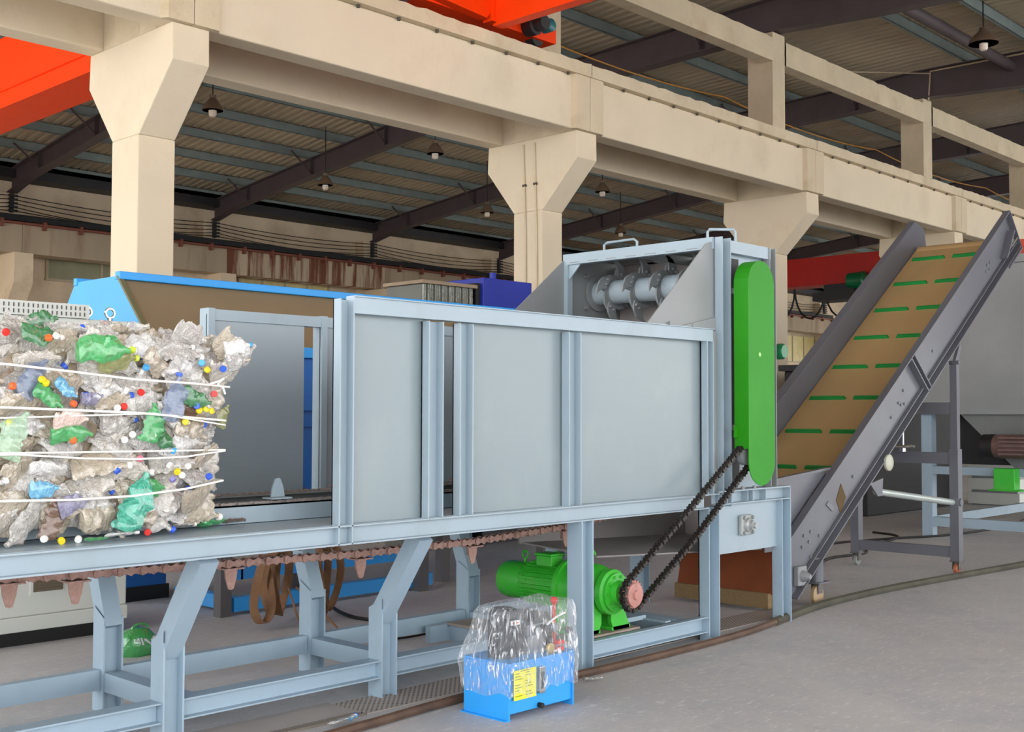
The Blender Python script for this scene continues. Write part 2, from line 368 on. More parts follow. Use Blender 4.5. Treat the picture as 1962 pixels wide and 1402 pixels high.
# crane beams, one per span
span = {-1: 'left of the first column', 0: 'from the first column to the middle one', 1: 'from the middle column to the third', 2: 'from the third column over the inclined conveyor',
        3: 'past the inclined conveyor at the right edge', 4: 'beyond the right edge', 5: 'far down the row', 6: 'at the end of the row'}
def rough_edge(mb, x0, x1, y0, y1, z0, z1, seed):
    n_ = 40
    for i in range(n_):
        a = x0+(x1-x0)*i/n_; b = x0+(x1-x0)*(i+1)/n_
        h = lambda q: .022*noise.noise(Vector((q*6, seed, 0)))+.012*noise.noise(Vector((q*25, seed, 3)))
        mb.add([(a, y0, z0), (b, y0, z0), (b, y0, z1+h(b)), (a, y0, z1+h(a)), (a, y1, z0), (b, y1, z0), (b, y1, z1), (a, y1, z1)],
               [(0,1,2,3), (3,2,6,7), (4,7,6,5), (1,0,4,5)])
def cbeam(k, near_):
    x0 = 6.217+6.13*k; x1 = x0+6.12
    s = 1 if near_ else -1
    yf = 10.37 if near_ else 11.78
    t = thing('crane_beam', ('front' if near_ else 'rear')+' cream crane beam span '+span[k], 'beam', (x0, yf+.15, 5.46), ('front' if near_ else 'rear')+' crane runway beams')
    a = MB(); a.box(x0, x1, yf, yf+.3, 5.46, 6.2); a.build('web', CREAM, t, bevel=.02)
    if near_:
        a = MB()
        for xa, xb in ((x0, x0+.28), (x1-.28, x1)): a.prism([(xa, yf-.07), (xb, yf-.07), (xb+(.05 if xb < x1 else 0), yf+.01), (xa-(.05 if xa > x0 else 0), yf+.01)], 'z', 5.46, 6.2)
        a.build('end_block', CREAM2, t)
    a = MB(); rough_edge(a, x0, x1, yf-.1, yf+.42, 6.2, 6.37, k+(.3 if near_ else .7)); a.build('top_flange', CREAM2, t)
    if near_:
        i = 0; xx = 8.298-.601*20
        while xx < x1:
            if xx >= x0:
                b_ = MB(); b_.cyl((xx, yf-.04, 6.2), (xx, yf-.04, 6.165), .022, 8); b_.build('rail_bolt', DBOLT, t)
            xx += .6015
    r_ = MB(); r_.ibeam((x0, yf+.16, 6.42), (x1, yf+.16, 6.42), (0,0,1), .08, .1, .02); r_.build('rail', RUST, t)
for k in range(-1, 7): cbeam(k, True); cbeam(k, False)
for k in range(-1, 7):
    x0 = 6.007+6.13*k+.425; x1 = x0+5.70
    a = MB(); rough_edge(a, x0, x1, 11.0, 11.25, 7.88, 8.30, k+.1)
    tag(a.build('tie_beam', CREAM2), 'cream tie beam between upper posts, span '+span[k], 'beam', 'upper tie beams')
# cables slung above the beams
def sag(p0, p1, s, n_=14):
    p0 = Vector(p0); p1 = Vector(p1)
    return [p0.lerp(p1, i/n_)-Vector((0, 0, s*4*(i/n_)*(1-i/n_))) for i in range(n_+1)]
for k in range(0, 6):
    x0 = 6.4+6.13*k
    a = MB(); a.tube(sag((x0, 12.3, 7.55), (x0+6.13, 12.3, 7.55), .14), .014, 6); tag(a.build('cable', YWIRE, smooth=True), 'yellow cable sagging behind the upper posts, span '+span[k], 'cable', 'yellow cable spans')
    a = MB(); a.tube(sag((x0, 12.3, 7.2), (x0+6.13, 12.3, 7.2), .14), .011, 6); tag(a.build('cable', RWIRE, smooth=True), 'red cable sagging below the yellow one, span '+span[k], 'cable', 'red cable spans')
a = MB(); a.tube([(24.5, 10.95, 8.35), (24.5, 10.9, 9.0), (24.4, 9.3, 8.95), (24.45, 7.6, 8.95), (24.5, 6, 8.95)], .02, 6); a.tube([(24.5, 10.9, 8.95), (21.5, 11.6, 8.5), (18.6, 12.2, 8.1)], .014, 6)
tag(a.build('conduit', mat('beige_conduit', '#B5A184', .6), smooth=True), 'thin beige conduit rising from a post to the roof girder', 'conduit')

# back side: columns, crane beams, rail, brackets, wires
bk = {0: 'behind the white cabinet at the left edge', 1: 'right of the first front column', 2: 'left of the middle front column', 3: 'behind the middle front column', 4: 'behind the cutter hood', 5: 'seen under the far red crane', 6: 'beside the incline', 7: 'far right', -1: 'left of view'}
for k in range(-1, 8):
    x = 13.28+6.13*k
    t = thing('wall_column', 'cream corbelled column on back wall, '+bk[k], 'column', (x, 31.1, 0), 'back wall columns')
    a = MB(); a.box(x-.35, x+.35, 30.95, 31.34, 0, 7.38); a.build('shaft', WALL, t)
    a = MB(); a.prism([(30.95, 3.95), (30.95, 5.72), (30.1, 5.72), (30.1, 4.95), (30.5, 4.45)], 'x', x-.25, x+.25); a.build('corbel', WALL, t)
    if k < 7:
        a = MB(); a.box(x+.0, x+6.12, 30.2, 30.85, 5.72, 6.5)
        tag(a.build('crane_beam', RUSTWALL if k == 1 else mat('back_beam_paint', '#AD9C84', .85, var=.1, scale=1, stain='#6E4020', stain_amt=.7, stain_scale=1.6, stretch=(1, .2, .12))), 'streaked crane beam on back wall, starting '+bk[k], 'beam', 'back wall crane beams')
        a = MB(); a.ibeam((x, 30.4, 6.66), (x+6.12, 30.4, 6.66), (0,0,1), .1, .16, .03); tag(a.build('crane_rail', BLACK), 'black rail on back wall beam, starting '+bk[k], 'rail', 'back crane rails')
        a = MB(); a.tube([(x, 30.1, 6.48), (x+6.12, 30.1, 6.48)], .04, 6); 
        for i in range(6): a.box(x+.5+i, x+.58+i, 30.06, 30.19, 6.35, 6.56)
        tag(a.build('bus_bar', mat('bus_bar_red', '#7A4232', .6)), 'reddish current rail on back wall, starting '+bk[k], 'rail', 'current rails')
    b_ = thing('insulator_bracket', 'dark insulator bracket on back column '+bk[k], 'bracket', (x, 30.9, 6.9), 'insulator brackets')
    a = MB(); a.box(x-.05, x+.05, 30.87, 30.95, 6.86, 7.36); a.build('plate', DARKM, b_)
    for i in range(5):
        a = MB(); a.lathe((x-.13, 30.82, 6.9+.1*i), (1, 0, 0), [(0, .02), (.03, .035), (.08, .03), (.13, .04), (.18, .03), (.24, .035), (.26, .02)], 8); a.build('insulator', DARKM, b_)
for i in range(5):
    for k in range(-1, 7):
        x = 13.28+6.13*k; z = 6.9+.1*i
        a = MB(); a.tube(sag((x, 30.82, z), (x+6.13, 30.82, z), .10+.03*((i*3) % 4)), .012, 4)
        tag(a.build('trolley_wire', BWIRE), 'thin dark wire strung along the back wall', 'wire', 'back wall wires')
a = MB(); a.box(-7, 66.9, 30.6, 31.3, 7.75, 8.12); tag(a.build('eave_gutter', DARKM), 'long dark eaves beam along the top of the back wall', 'beam')

# lamps
def lamp(x, y, z, zr, label, r=.24):
    t = thing('pendant_lamp', label, 'lamp', (x, y, z), 'high bay pendant lamps')
    a = MB(); a.tube([(x, y, z+.25), (x, y, zr)], .012, 6); a.build('cord', BLACK, t)
    a = MB(); a.lathe((x, y, z), (0, 0, 1), [(0, r), (.06, r*.93), (.16, r*.62), (.24, r*.3), (.3, .07), (.3, .05), (.22, r*.2), (.15, r*.55), (.05, r*.85), (0, r*.96)], 28); a.build('shade', LAMPB, t, smooth=True)
    a = MB(); a.lathe((x, y, z-.12), (0, 0, 1), [(0, .05), (.03, .075), (.16, .08), (.2, .04)], 14); a.build('bulb', BULB, t, smooth=True)
    return t
lamp(21.5, 8.55, 8.4, 9.2, 'brown conical pendant lamp at the top right under the near roof', .27)
lw = ['right of the first column, largest in the far bay', 'upper one between first and middle columns', 'lower one between first and middle columns', 'left of the middle column, lowest', 'right of the middle column', 'above the cutter hood', ]
for (x, y, z), l in zip([(12.3, 19.7, 7.4), (18.1, 19.7, 7.5), (18.2, 23.9, 7.35), (23.9, 23.8, 7.35), (24.1, 19.7, 7.45), (30.3, 24.0, 7.5)], lw):
    lamp(x, y, z, zt(y)+.32, 'far bay pendant lamp, '+l, .2)

# ---------------------------------------------------------------- cranes
t = thing('bridge_crane', 'bright orange bridge crane resting on the front beams at top centre', 'crane', (10.3, 10.5, 6.47))
a = MB(); a.box(8.9, 11.75, 10.40, 10.68, 6.55, 6.83); a.build('end_carriage', ORANGE, t, bevel=.01)
a = MB()
a.box(10.42, 10.50, -8, 10.24, 6.46, 7.6); a.build('main_girder', ORANGE, t, bevel=.008)
a = MB(); a.box(10.38, 10.54, -8, 10.24, 6.43, 6.46); a.build('bottom_flange', ORANGE, t)
a = MB(); a.box(10.36, 10.5, 10.24, 10.4, 6.5, 7.5); a.build('end_joint', ORANGE, t)
a = MB(); a.prism([(9.1, 6.6), (10.3, 6.52), (10.36, 6.6), (10.36, 7.5), (9.1, 7.5)], 'y', 10.26, 10.41); a.build('gusset_box', ORANGE, t, bevel=.008)
a = MB(); a.box(10.41, 10.418, 9.9, 10.02, 6.85, 7.1); a.build('notice_plate', MUDY, t)
for xx in (9.1, 11.45):
    a = MB(); a.cyl((xx, 10.46, 6.58), (xx, 10.6, 6.58), .11, 20); a.build('wheel', DARKM, t, smooth=True)
a = MB(); a.lathe((11.18, 10.40, 6.645), (0, -1, 0), [(0, .13), (.16, .13), (.18, .10), (.30, .10), (.32, .09)], 20); a.build('drive_motor', DARKM, t, smooth=True)
a = MB(); a.lathe((11.36, 10.40, 6.66), (0, -1, 0), [(0, .05), (.12, .05), (.13, .085), (.27, .085), (.29, .06)], 18); a.build('motor_cap', mat('teal_motor', '#2C6C70', .4), t, smooth=True)
for i in range(3):
    a = MB(); a.cyl((9.75, 10.26, 6.68+.13*i), (9.75, 10.235, 6.68+.13*i), .028, 8); a.build('flange_bolt', DBOLT, t)
t = thing('bridge_crane', 'orange box girder crane seen behind the first column at top left', 'crane', (8.4, 20, 6.55))
a = MB(); a.box(8.1, 8.7, 12.3, 30.0, 6.55, 7.75); a.build('main_girder', ORANGE, t)
a = MB(); a.box(8.02, 8.78, 12.3, 30.0, 6.53, 6.56); a.build('bottom_flange', ORANGE, t)
a = MB(); a.box(8.06, 8.1, 12.3, 30.0, 6.84, 6.87); a.build('web_rib', ORANGE, t)
a = MB(); a.box(7.2, 9.8, 11.85, 12.3, 6.6, 6.95); a.build('end_carriage', ORANGE, t)
t = thing('bridge_crane', 'dark red bridge crane far down the far bay beside the incline', 'crane', (33.2, 20, 5.6))
a = MB(); a.box(33.0, 33.6, 12.35, 29.95, 5.62, 6.47); a.build('main_girder', RED, t)
a = MB(); a.box(32.9, 33.7, 12.35, 29.95, 5.58, 5.63); a.build('bottom_flange', RED, t)
a = MB(); a.box(32, 34.6, 11.85, 12.4, 6.6, 6.95); a.box(33.0, 33.6, 12.36, 12.6, 6.3, 6.9); a.build('end_carriage', RED, t)
a = MB(); a.box(32.55, 33.4, 16.7, 18.3, 5.05, 5.3); a.box(32.7, 33.3, 17.0, 18.0, 5.3, 5.55); a.build('hoist_trolley', DARKM, t)
a = MB(); a.lathe((32.8, 17.2, 5.62), (0, -1, 0), [(0, .24), (.5, .26), (.55, .18)], 18); a.build('hoist_motor', DGREEN, t, smooth=True)
for i in range(6):
    a = MB(); a.tube([(32.8, 22.2-i*1.05, 5.5)]+[(32.8, 22.2-i*1.05-.55*(1-math.cos(math.pi*j/10))*.95, 5.5-.95*math.sin(math.pi*j/10)) for j in range(1, 11)], .03, 6); a.build('festoon_cable', BWIRE, t, smooth=True)

# ================================================================ feeding conveyor (table, walls, legs)
YN, YF = 4.78, 6.29
T = thing('feeding_conveyor', 'long grey blue steel chain conveyor table with side walls carrying the bottle bale', 'conveyor', (4.4, 5.5, 0))
def P(name, mb, m_=GREY, par=None, **k): return mb.build(name, m_, par or T, **k)
a = MB(); a.ibeam((.2, YN+.045, .978), (7.03, YN+.045, .978), (0,0,1), .09, .1, .008); P('near_beam', a)
a = MB(); a.ibeam((.2, YF-.045, .978), (7.2, YF-.045, .978), (0,0,1), .09, .1, .008); P('far_beam', a)
a = MB(); a.box(.2, 7.2, YN+.02, 5.21, 1.02, 1.03); a.box(.2, 7.2, 5.90, YF-.01, 1.02, 1.03); P('deck_plate', a)
a = MB(); a.box(.2, 7.2, 5.30, 5.83, .99, 1.0); P('trough_plate', a, GREYD)
a = MB(); a.chan((.2, 5.21, 1.075), (7.2, 5.21, 1.075), (0, 1, 0), .1, .09, .008); P('chain_rail', a)
a = MB(); a.chan((.2, 5.91, 1.075), (7.2, 5.91, 1.075), (0, -1, 0), .1, .09, .008); P('chain_rail', a, GREYD)
def chain(pts, pitch_, w, h, side=(0, 1, 0)):
    """roller chain along a polyline"""
    a = MB(); pts = [Vector(p) for p in pts]; L = [0]
    for p, q in zip(pts, pts[1:]): L.append(L[-1]+(q-p).length)
    def at(s):
        for i in range(len(pts)-1):
            if s <= L[i+1]: return pts[i].lerp(pts[i+1], (s-L[i])/(L[i+1]-L[i]))
        return pts[-1]
    s = 0; k = 0; sd_ = Vector(side)
    while s+pitch_ <= L[-1]+1e-6:
        p = at(s); q = at(s+pitch_); d = (q-p).normalized(); o = d.cross(sd_)
        off = w/2 if k % 2 else w/2-.009
        for sg in (-1, 1):
            c = sd_*sg*off
            m1 = p-d*pitch_*.22; m2 = q+d*pitch_*.22; mm = (p+q)/2
            prof_ = [m1-o*h*.22, p-o*h*.5, mm-o*h*.24, q-o*h*.5, m2-o*h*.22, m2+o*h*.22, q+o*h*.5, mm+o*h*.24, p+o*h*.5, m1+o*h*.22]
            n_ = len(prof_); t_ = sd_*.0035
            a.add([v+c-t_ for v in prof_]+[v+c+t_ for v in prof_], [tuple(range(n_)), tuple(range(n_, 2*n_))]+[(i, (i+1) % n_, n_+(i+1) % n_, n_+i) for i in range(n_)])
        a.cyl(p-sd_*(w/2-.004), p+sd_*(w/2-.004), h*.36, 7)
        s += pitch_; k += 1
    return a
def pusher(x, y, z, mt, par, up_=1, w=.085, h=.1):
    a = MB(); s = up_
    poly = [(x-w*.5, z), (x+w*.5, z), (x+w*.42, z+s*h*.45), (x+w*.2, z+s*h*.95), (x, z+s*h), (x-w*.2, z+s*h*.95), (x-w*.42, z+s*h*.45)]
    a.prism(poly, 'y', y-.005, y+.005); a.box(x-w*.75, x+w*.75, y-.045, y+.045, z-.006*s-.004, z-.006*s+.004); a.box(x-.012, x+.012, y, y+.04, min(z, z+s*h*.5), max(z, z+s*h*.5))
    return a.build('pusher', mt, par)
up1 = P('conveyor_chain', chain([(.3, 5.25, 1.131), (7.1, 5.25, 1.131)], .05, .035, .016), mat('worn_chain', '#8E8480', .6, var=.3, scale=40))
up2 = P('conveyor_chain', chain([(.3, 5.865, 1.131), (7.1, 5.865, 1.131)], .05, .035, .016), mat('worn_chain', '#8E8480', .6))
for x in (1.7, 3.70, 5.7): pusher(x, 5.25, 1.155, GREY, up1)
for x in (2.6, 4.60, 5.64, 6.6): pusher(x, 5.865, 1.155, RUST, up2)
low = [(1.8, 5.3, .88), (2.62, 5.3, .845), (3.3, 5.3, .825), (4.3, 5.3, .80), (5.2, 5.3, .80), (6.1, 5.3, .835), (6.9, 5.3, .91)]
lc = P('return_chain', chain(low, .06, .05, .048), RUSTC)
for x, z in ((2.61, .81), (3.45, .79), (4.31, .765), (5.2, .765), (6.09, .80), (2.3, .83)): pusher(x, 5.3, z, RUSTC, lc, -1, .075, .105)
lc = P('return_chain', chain([(p[0], 5.83, p[2]) for p in low], .06, .05, .048), RUSTC)
# legs
def leg(x, near_, straight=False):
    a = MB(); yb = 5.19 if near_ else 6.03; yt = 4.87 if near_ else 6.2
    if straight:
        a.ibeam((x, YN+.06, 0), (x, YN+.06, .93), (1, 0, 0), .12, .115, .01)
    else:
        a.ibeam((x, yb, 0), (x, yb, .5), (1, 0, 0), .115, .115, .01)
        s = -1 if near_ else 1
        d0 = Vector((x, yb-.02*s, .44)); d1 = Vector((x, yt, .93))
        a.bar(d0, d1, (1, 0, 0), .10, .10)
        a.add([(x-.058, yb-s*.0575, .5), (x-.058, yb+s*.0575, .5), (x-.058, yb+s*.0575, .56)], [(0, 1, 2)])
    return P('leg', a, LEGB)
for x in (1.68, 3.03, 4.385): leg(x, True)
for x in (1.8, 3.16, 4.52, 5.88): leg(x, False)
leg(5.70, True, True)
a = MB(); a.ibeam((6.0, 6.2, 0), (6.0, 6.2, .93), (1, 0, 0), .08, .08, .01); P('leg', a, LEGB)
a = MB(); a.ibeam((7.0, 6.2, 0), (7.0, 6.2, .93), (1, 0, 0), .12, .1, .01); P('leg', a, LEGB)
a = MB()
for x0, x1 in ((1.74, 2.97), (3.09, 4.33), (4.44, 5.64)): a.ibeam((x0, 5.19, .165), (x1, 5.19, .165), (0,0,1), .1, .1, .008)
P('base_rail', a, LEGB)
a = MB()
for x0, x1 in ((1.0, 1.74), (1.86, 3.10), (3.22, 4.46), (4.58, 5.82), (5.94, 7.0)): a.box(x0, x1, 6.0, 6.06, .115, .225)
P('base_rail', a, LEGB)
for x in (1.8, 3.16, 4.52, 5.88):
    a = MB(); a.box(x-.05, x+.05, 5.24, 5.97, .11, .21); P('cross_member', a, LEGB)
for x in (1.8, 3.16, 4.52, 5.88):
    a = MB(); a.box(x-.04, x+.04, YN+.09, YF-.09, .935, .99); P('cross_member', a, GREYD)
# near side wall
def upost(xa, xb, z0, z1, yo=YN, dd=.06, par=None, name='wall_post', mm=GREY):
    a = MB(); a.chan(((xa+xb)/2, yo+dd, z0), ((xa+xb)/2, yo+dd, z1), (0, -1, 0), xb-xa, dd, .008); return P(name, a, mm, par)
upost(3.742, 3.836, .93, 2.185)
for xa, xb in ((4.352, 4.465), (4.589, 4.696), (5.52, 5.64)): upost(xa, xb, 1.03, 2.105)
upost(7.02, 7.10, 1.03, 2.12)
a = MB(); a.box(3.836, 7.10, YN+.005, YN+.07, 2.115, 2.2); a.box(3.836, 7.10, YN-.008, YN+.07, 2.2, 2.206); P('top_rail', a, GREY)
for xa, xb in ((3.84, 4.40), (4.65, 7.08)):
    a = MB(); a.box(xa, xb, YN+.07, YN+.078, 1.03, 2.2); P('wall_panel', a, GREYP)
# far side wall
for xa, xb in ((3.905, 4.63), (4.76, 7.22)):
    a = MB(); a.box(xa, xb, YF+.0, YF+.008, 1.03, 2.2); P('wall_panel', a, mat('far_panel_grey', '#98A5AE', .32, var=.05, scale=.8))
a = MB(); a.box(3.912, 7.22, YF-.012, YF+.06, 2.165, 2.232); P('top_rail', a, GREY)
for x in (3.905, 4.76):
    a = MB(); a.box(x, x+.045, YF-.02, YF+.08, 1.03, 2.238); P('wall_post', a, GREY)
a = MB(); a.box(4.58, 4.63, YF+.008, YF+.06, 1.03, 2.2); P('wall_post', a, GREY)
# motor shelf
a = MB(); a.chan((5.77, YN+.07, .115), (7.03, YN+.07, .115), (0, -1, 0), .11, .06, .008); P('shelf_rail', a, LEGB); a = MB(); a.box(5.4, 7.03, 5.9, 5.95, .06, .17); P('shelf_rail', a, LEGB)
for x in (5.62, 6.25, 6.85):
    a = MB(); a.box(x-.05, x+.05, YN+.08, 5.95, .06, .165); P('shelf_cross_member', a, LEGB)
a = MB(); a.box(5.55, 6.35, YN+.09, 5.9, .165, .18); P('shelf_plate', a, mat('shelf_plate_dirty', '#9C8E82', .6, var=.2, scale=6))
a = MB(); a.box(6.62, 6.68, YN+.08, 5.9, .17, .18); a.box(6.35, 6.65, 5.05, 5.075, .17, .20); P('shelf_plate', a, LEGB)

# ================================================================ shredder housing
H = thing('cutter_housing', 'tall grey cutter hood with bladed shaft behind the conveyor walls, green guard on its side', 'machine', (7.6, 5.5, 0))
HX = 7.22
def Q(name, mb, m_=GREY, par=None, **k): return mb.build(name, m_, par or H, **k)
upost(7.215, 7.33, .93, 2.885, YN, .07, H, 'frame_post')
a = MB(); a.box(HX-.03, HX+.035, YN+.07, YF-.0, 2.80, 2.885); Q('lintel', a)
for i in range(7):
    a = MB(); a.box(HX-.033, HX-.03, YN+.2+i*.19, YN+.3+i*.19, 2.812, 2.818); Q('weld_seam', a, GREYD)
a = MB(); a.box(HX-.03, HX+.03, YF-.05, YF+.01, 1.03, 2.80); Q('frame_post', a)
a = MB(); a.prism([(YF-.05, 2.8), (YF-.05, 2.68), (YF-.17, 2.8)], 'x', HX-.01, HX); Q('gusset', a)
a = MB(); a.box(7.33, 7.95, YN+.075, YN+.083, 1.05, 2.85); Q('near_side_plate', a, GREY)
a = MB(); a.box(HX, 7.95, YF-.0, YF+.01, .6, 2.88); Q('far_side_plate', a, GREYD)
a = MB(); a.box(7.93, 7.95, YN+.08, YF, .6, 2.85); Q('back_plate', a, mat('hood_back_pinkish', '#A69E9A', .5, var=.06))
a = MB(); a.box(HX, 7.95, YN+.07, YF, 2.87, 2.885); Q('top_plate', a, GREYD)
a = MB(); a.prism([(HX+.03, 2.8), (7.93, 2.8), (7.93, 2.87), (HX+.03, 2.87)], 'y', 5.55, 5.57); Q('roof_rib', a, GREYD)
a = MB(); a.box(7.33, 7.89, YN+.01, YN+.075, 2.78, 2.87); Q('top_flange', a, GREY)
upost(7.86, 7.95, 1.05, 2.87, YN, .07, H, 'corner_post', GREYD)
a = MB(); a.prism([(6.41, 2.206), (HX, 2.206), (HX, 2.86), (7.12, 2.83)], 'y', YN+.075, YN+.083); a.prism([(6.75, 2.206), (HX, 2.206), (HX, 2.3)], 'y', YN+.06, YN+.07); Q('cheek_plate', a, GREYD)
a = MB(); a.prism([(6.41, 2.24), (HX, 2.24), (HX, 2.86)], 'y', YF-.01, YF-.002); Q('cheek_plate', a, GREYD)
for x in (6.66, 6.93):
    a = MB(); a.cyl((x, YN+.075, 2.225), (x, YN+.055, 2.225), .014, 6); Q('bolt', a, GREYD)
for z in [1.15+.27*i for i in range(4)]:
    for x in (7.17, 7.24):
        a = MB(); a.cyl((x, YN+.06, z), (x, YN+.045, z), .012, 6); Q('bolt', a, GREYD)
a = MB(); a.box(7.10, 7.215, YN+.05, YN+.06, 1.03, 2.2); Q('joint_strip', a, GREYD)
a = MB(); a.box(7.35, 7.52, YN+.06, YN+.075, 1.1, 2.75); Q('door_strip', a, DARKM)
def handle(y0, y1, x0, x1, par):
    a = MB(); z = 2.885; pts = [(x0, y0, z-.02), (x0, y0, z+.055), (x0+.005, y0+(y1-y0)*.08, z+.075), (x1-.005, y1-(y1-y0)*.08, z+.075), (x1, y1, z+.055), (x1, y1, z-.02)]
    a.tube(pts, .011, 8); return Q('lifting_handle', a, GREY, par, smooth=True)
handle(5.95, 5.62, 7.3, 7.3, None); handle(4.95, YN+.02, 7.28, 7.42, None)
# bladed shaft
SXp, SZ = 7.62, 2.60
sh = MB(); sh.lathe((SXp, 6.28, SZ), (0, -1, 0), [(0, .098), (1.42, .098)], 40); shaft = Q('cutter_shaft', sh, mat('shaft_grey', '#A9B6BE', .3, var=.04), smooth=True)
a = MB(); a.lathe((SXp, 6.285, SZ), (0, -1, 0), [(0, .15), (.02, .15), (.022, .11)], 24); Q('shaft_flange', a, GREYD, shaft)
for sgx in (-1, 1):
    for sgz in (-1, 1):
        a = MB(); a.cyl((SXp+.16*sgx, 6.285, SZ+.13*sgz), (SXp+.16*sgx, 6.255, SZ+.13*sgz), .018, 6); Q('bolt', a, GREYD, shaft)
def blade_disc(y, ph):
    """hub plate with four swept lobes, each carrying a bolted claw"""
    hub = []
    for i in range(64):
        an = 2*math.pi*i/64; f_ = ((an-ph+2.2) % (math.pi/2))/(math.pi/2)
        r = .135+.055*math.sin(min(1, f_*1.05)*math.pi/2)*(1 if f_ < .93 else 0)
        hub.append((SXp+r*math.cos(an), SZ+r*math.sin(an)))
    d = MB(); d.prism(hub, 'y', y-.008, y+.008); disc = Q('hub_disc', d, GREYD, shaft)
    d = MB(); d.lathe((SXp, y-.02, SZ), (0, 1, 0), [(0, .104), (.04, .104)], 30); d.build('hub_collar', GREYD, disc)
    for k in range(4):
        an = ph+math.pi/2*k
        poly = [(SXp+r*math.cos(an+t_), SZ+r*math.sin(an+t_)) for r, t_ in ((.13, .02), (.17, .10), (.205, .27), (.232, .50), (.252, .78), (.262, .98), (.225, .86), (.185, .78), (.14, .74))]
        a = MB(); a.prism(poly, 'y', y-.026, y-.010); a.build('blade', GREYD, disc)
        for f_ in (.2, .5):
            q_ = an+f_; a = MB(); a.cyl((SXp+.158*math.cos(q_), y-.026, SZ+.158*math.sin(q_)), (SXp+.158*math.cos(q_), y-.046, SZ+.158*math.sin(q_)), .012, 6)
            a.build('blade_bolt', GREYD, disc)
for i in range(5): blade_disc(6.10-.262*i, .72+.03*i)
# green chain guard
GX, GR, GZ0, GZ1 = 7.47, .176, 1.257, 2.54
def stad(r, z0, z1, n_=14):
    return [(GX+r*math.cos(math.pi*i/n_), z1+r*math.sin(math.pi*i/n_)) for i in range(n_+1)]+[(GX-r*math.cos(math.pi*i/n_), z0-r*math.sin(math.pi*i/n_)) for i in range(n_+1)]
a = MB(); a.prism(stad(GR, GZ0, GZ1), 'y', 4.615, 4.622); g = Q('chain_guard', a, GREEN); g['label'] = 'bright green rounded chain guard'
out = [(GX+GR, 1.35)]+[(GX+GR*math.cos(math.pi*i/14), GZ1+GR*math.sin(math.pi*i/14)) for i in range(15)]+[(GX-GR, 1.35)]
inn = [(GX+(p[0]-GX)*(.95), p[1]) if i in (0, len(out)-1) else (GX+(p[0]-GX)*.95, GZ1+(p[1]-GZ1)*.95) for i, p in enumerate(out)]
a = MB()
for i in range(len(out)-1):
    A, B, C_, D = out[i], out[i+1], inn[i+1], inn[i]
    a.hexa([(A[0], 4.622, A[1]), (B[0], 4.622, B[1]), (C_[0], 4.622, C_[1]), (D[0], 4.622, D[1])], [(A[0], 4.735, A[1]), (B[0], 4.735, B[1]), (C_[0], 4.735, C_[1]), (D[0], 4.735, D[1])])
a.build('guard_rim', GREEN, g)
a = MB(); a.box(GX-GR-.05, GX-GR+.01, 4.70, 4.71, 1.43, 1.51); a.build('guard_bracket', GREEN, g)
for zz in (1.5, 2.5):
    a = MB(); a.box(7.36, 7.4, 4.735, 4.86, zz-.02, zz+.02); a.build('guard_bracket', GREYD, g)
a = MB(); a.cyl((GX-.03, 4.617, 2.03), (GX-.03, 4.61, 2.03), .016, 8); a.build('guard_knob', mat('pale_green', '#9FE080', .4), g)
# small dark green motor on the far side of the guard
mo = MB(); mo.lathe((8.09, 5.2, 2.085), (0, -1, 0), [(0, .055), (.3, .055), (.31, .062), (.39, .062), (.41, .05)], 24)
a = Q('side_motor', mo, DGREEN, smooth=True); a['label'] = 'small dark green motor poking out beside the guard'
# lower discharge box under the hood
a = MB(); a.box(7.16, 8.146, YN+.0, YN+.07, 1.035, 1.045); a.box(7.16, 8.146, YN+.0, YN+.07, .945, .953); a.box(7.16, 8.146, YN+.065, YN+.072, .95, 1.04); a.box(8.138, 8.146, YN, YN+.07, .95, 1.04)
for x in (7.28, 7.55, 7.62, 7.8): a.box(x, x+.008, YN+.01, YN+.07, .95, 1.04)
Q('sill_beam', a)
a = MB(); a.prism([(7.18, .95), (8.02, .95), (8.02, .585), (7.18, .585)], 'y', YN+.05, YN+.058); Q('box_plate', a, GREY)
a = MB(); a.prism([(5.95, .93), (8.03, .93), (8.03, .62), (7.2, .60), (5.98, .70)], 'y', 5.62, 5.64); Q('chute_plate', a, mat('chute_dark_grey', '#8A8684', .5))
a = MB(); a.hexa([(6.0, 4.95, .66), (8.0, 4.95, .55), (8.0, 5.64, .62), (6.0, 5.64, .70)], [(6.0, 4.95, .67), (8.0, 4.95, .56), (8.0, 5.64, .63), (6.0, 5.64, .71)]); Q('chute_bottom', a, mat('chute_dark_grey', '#8A8684', .5))
for xa, xb, z1 in ((7.03, 7.165, .93), (8.015, 8.146, .945)): upost(xa, xb, 0, z1, YN-.0, .09, H, 'support_leg', LEGB)
a = MB(); a.ibeam((8.08, 6.2, 0), (8.08, 6.2, 1.0), (1, 0, 0), .12, .12, .01); Q('support_leg', a, LEGB)
# square bearing
bx, bz = 7.55, .78
a = MB(); a.box(bx-.075, bx+.075, YN+.01, YN+.05, bz-.075, bz+.075); br = Q('flange_bearing', a, mat('bearing_grey', '#A9AEAC', .35, metal=.2), bevel=.012)
a = MB(); a.lathe((bx, YN+.01, bz), (0, -1, 0), [(0, .055), (.02, .05), (.03, .036), (.055, .034), (.055, .022), (.075, .02), (.075, .008)], 20); a.build('bearing_cap', mat('bearing_grey', '#A9AEAC', .35), br, smooth=True)
for i in (-1, 1):
    for j in (-1, 1):
        a = MB(); a.cyl((bx+.055*i, YN+.01, bz+.055*j), (bx+.055*i, YN-.008, bz+.055*j), .013, 6); a.build('bearing_bolt', GREYD, br)
for x in (7.3, 7.5, 7.66):
    a = MB(); a.cyl((x, YN+.02, 1.045), (x, YN+.02, 1.065), .014, 6); Q('bolt', a, BOLT)

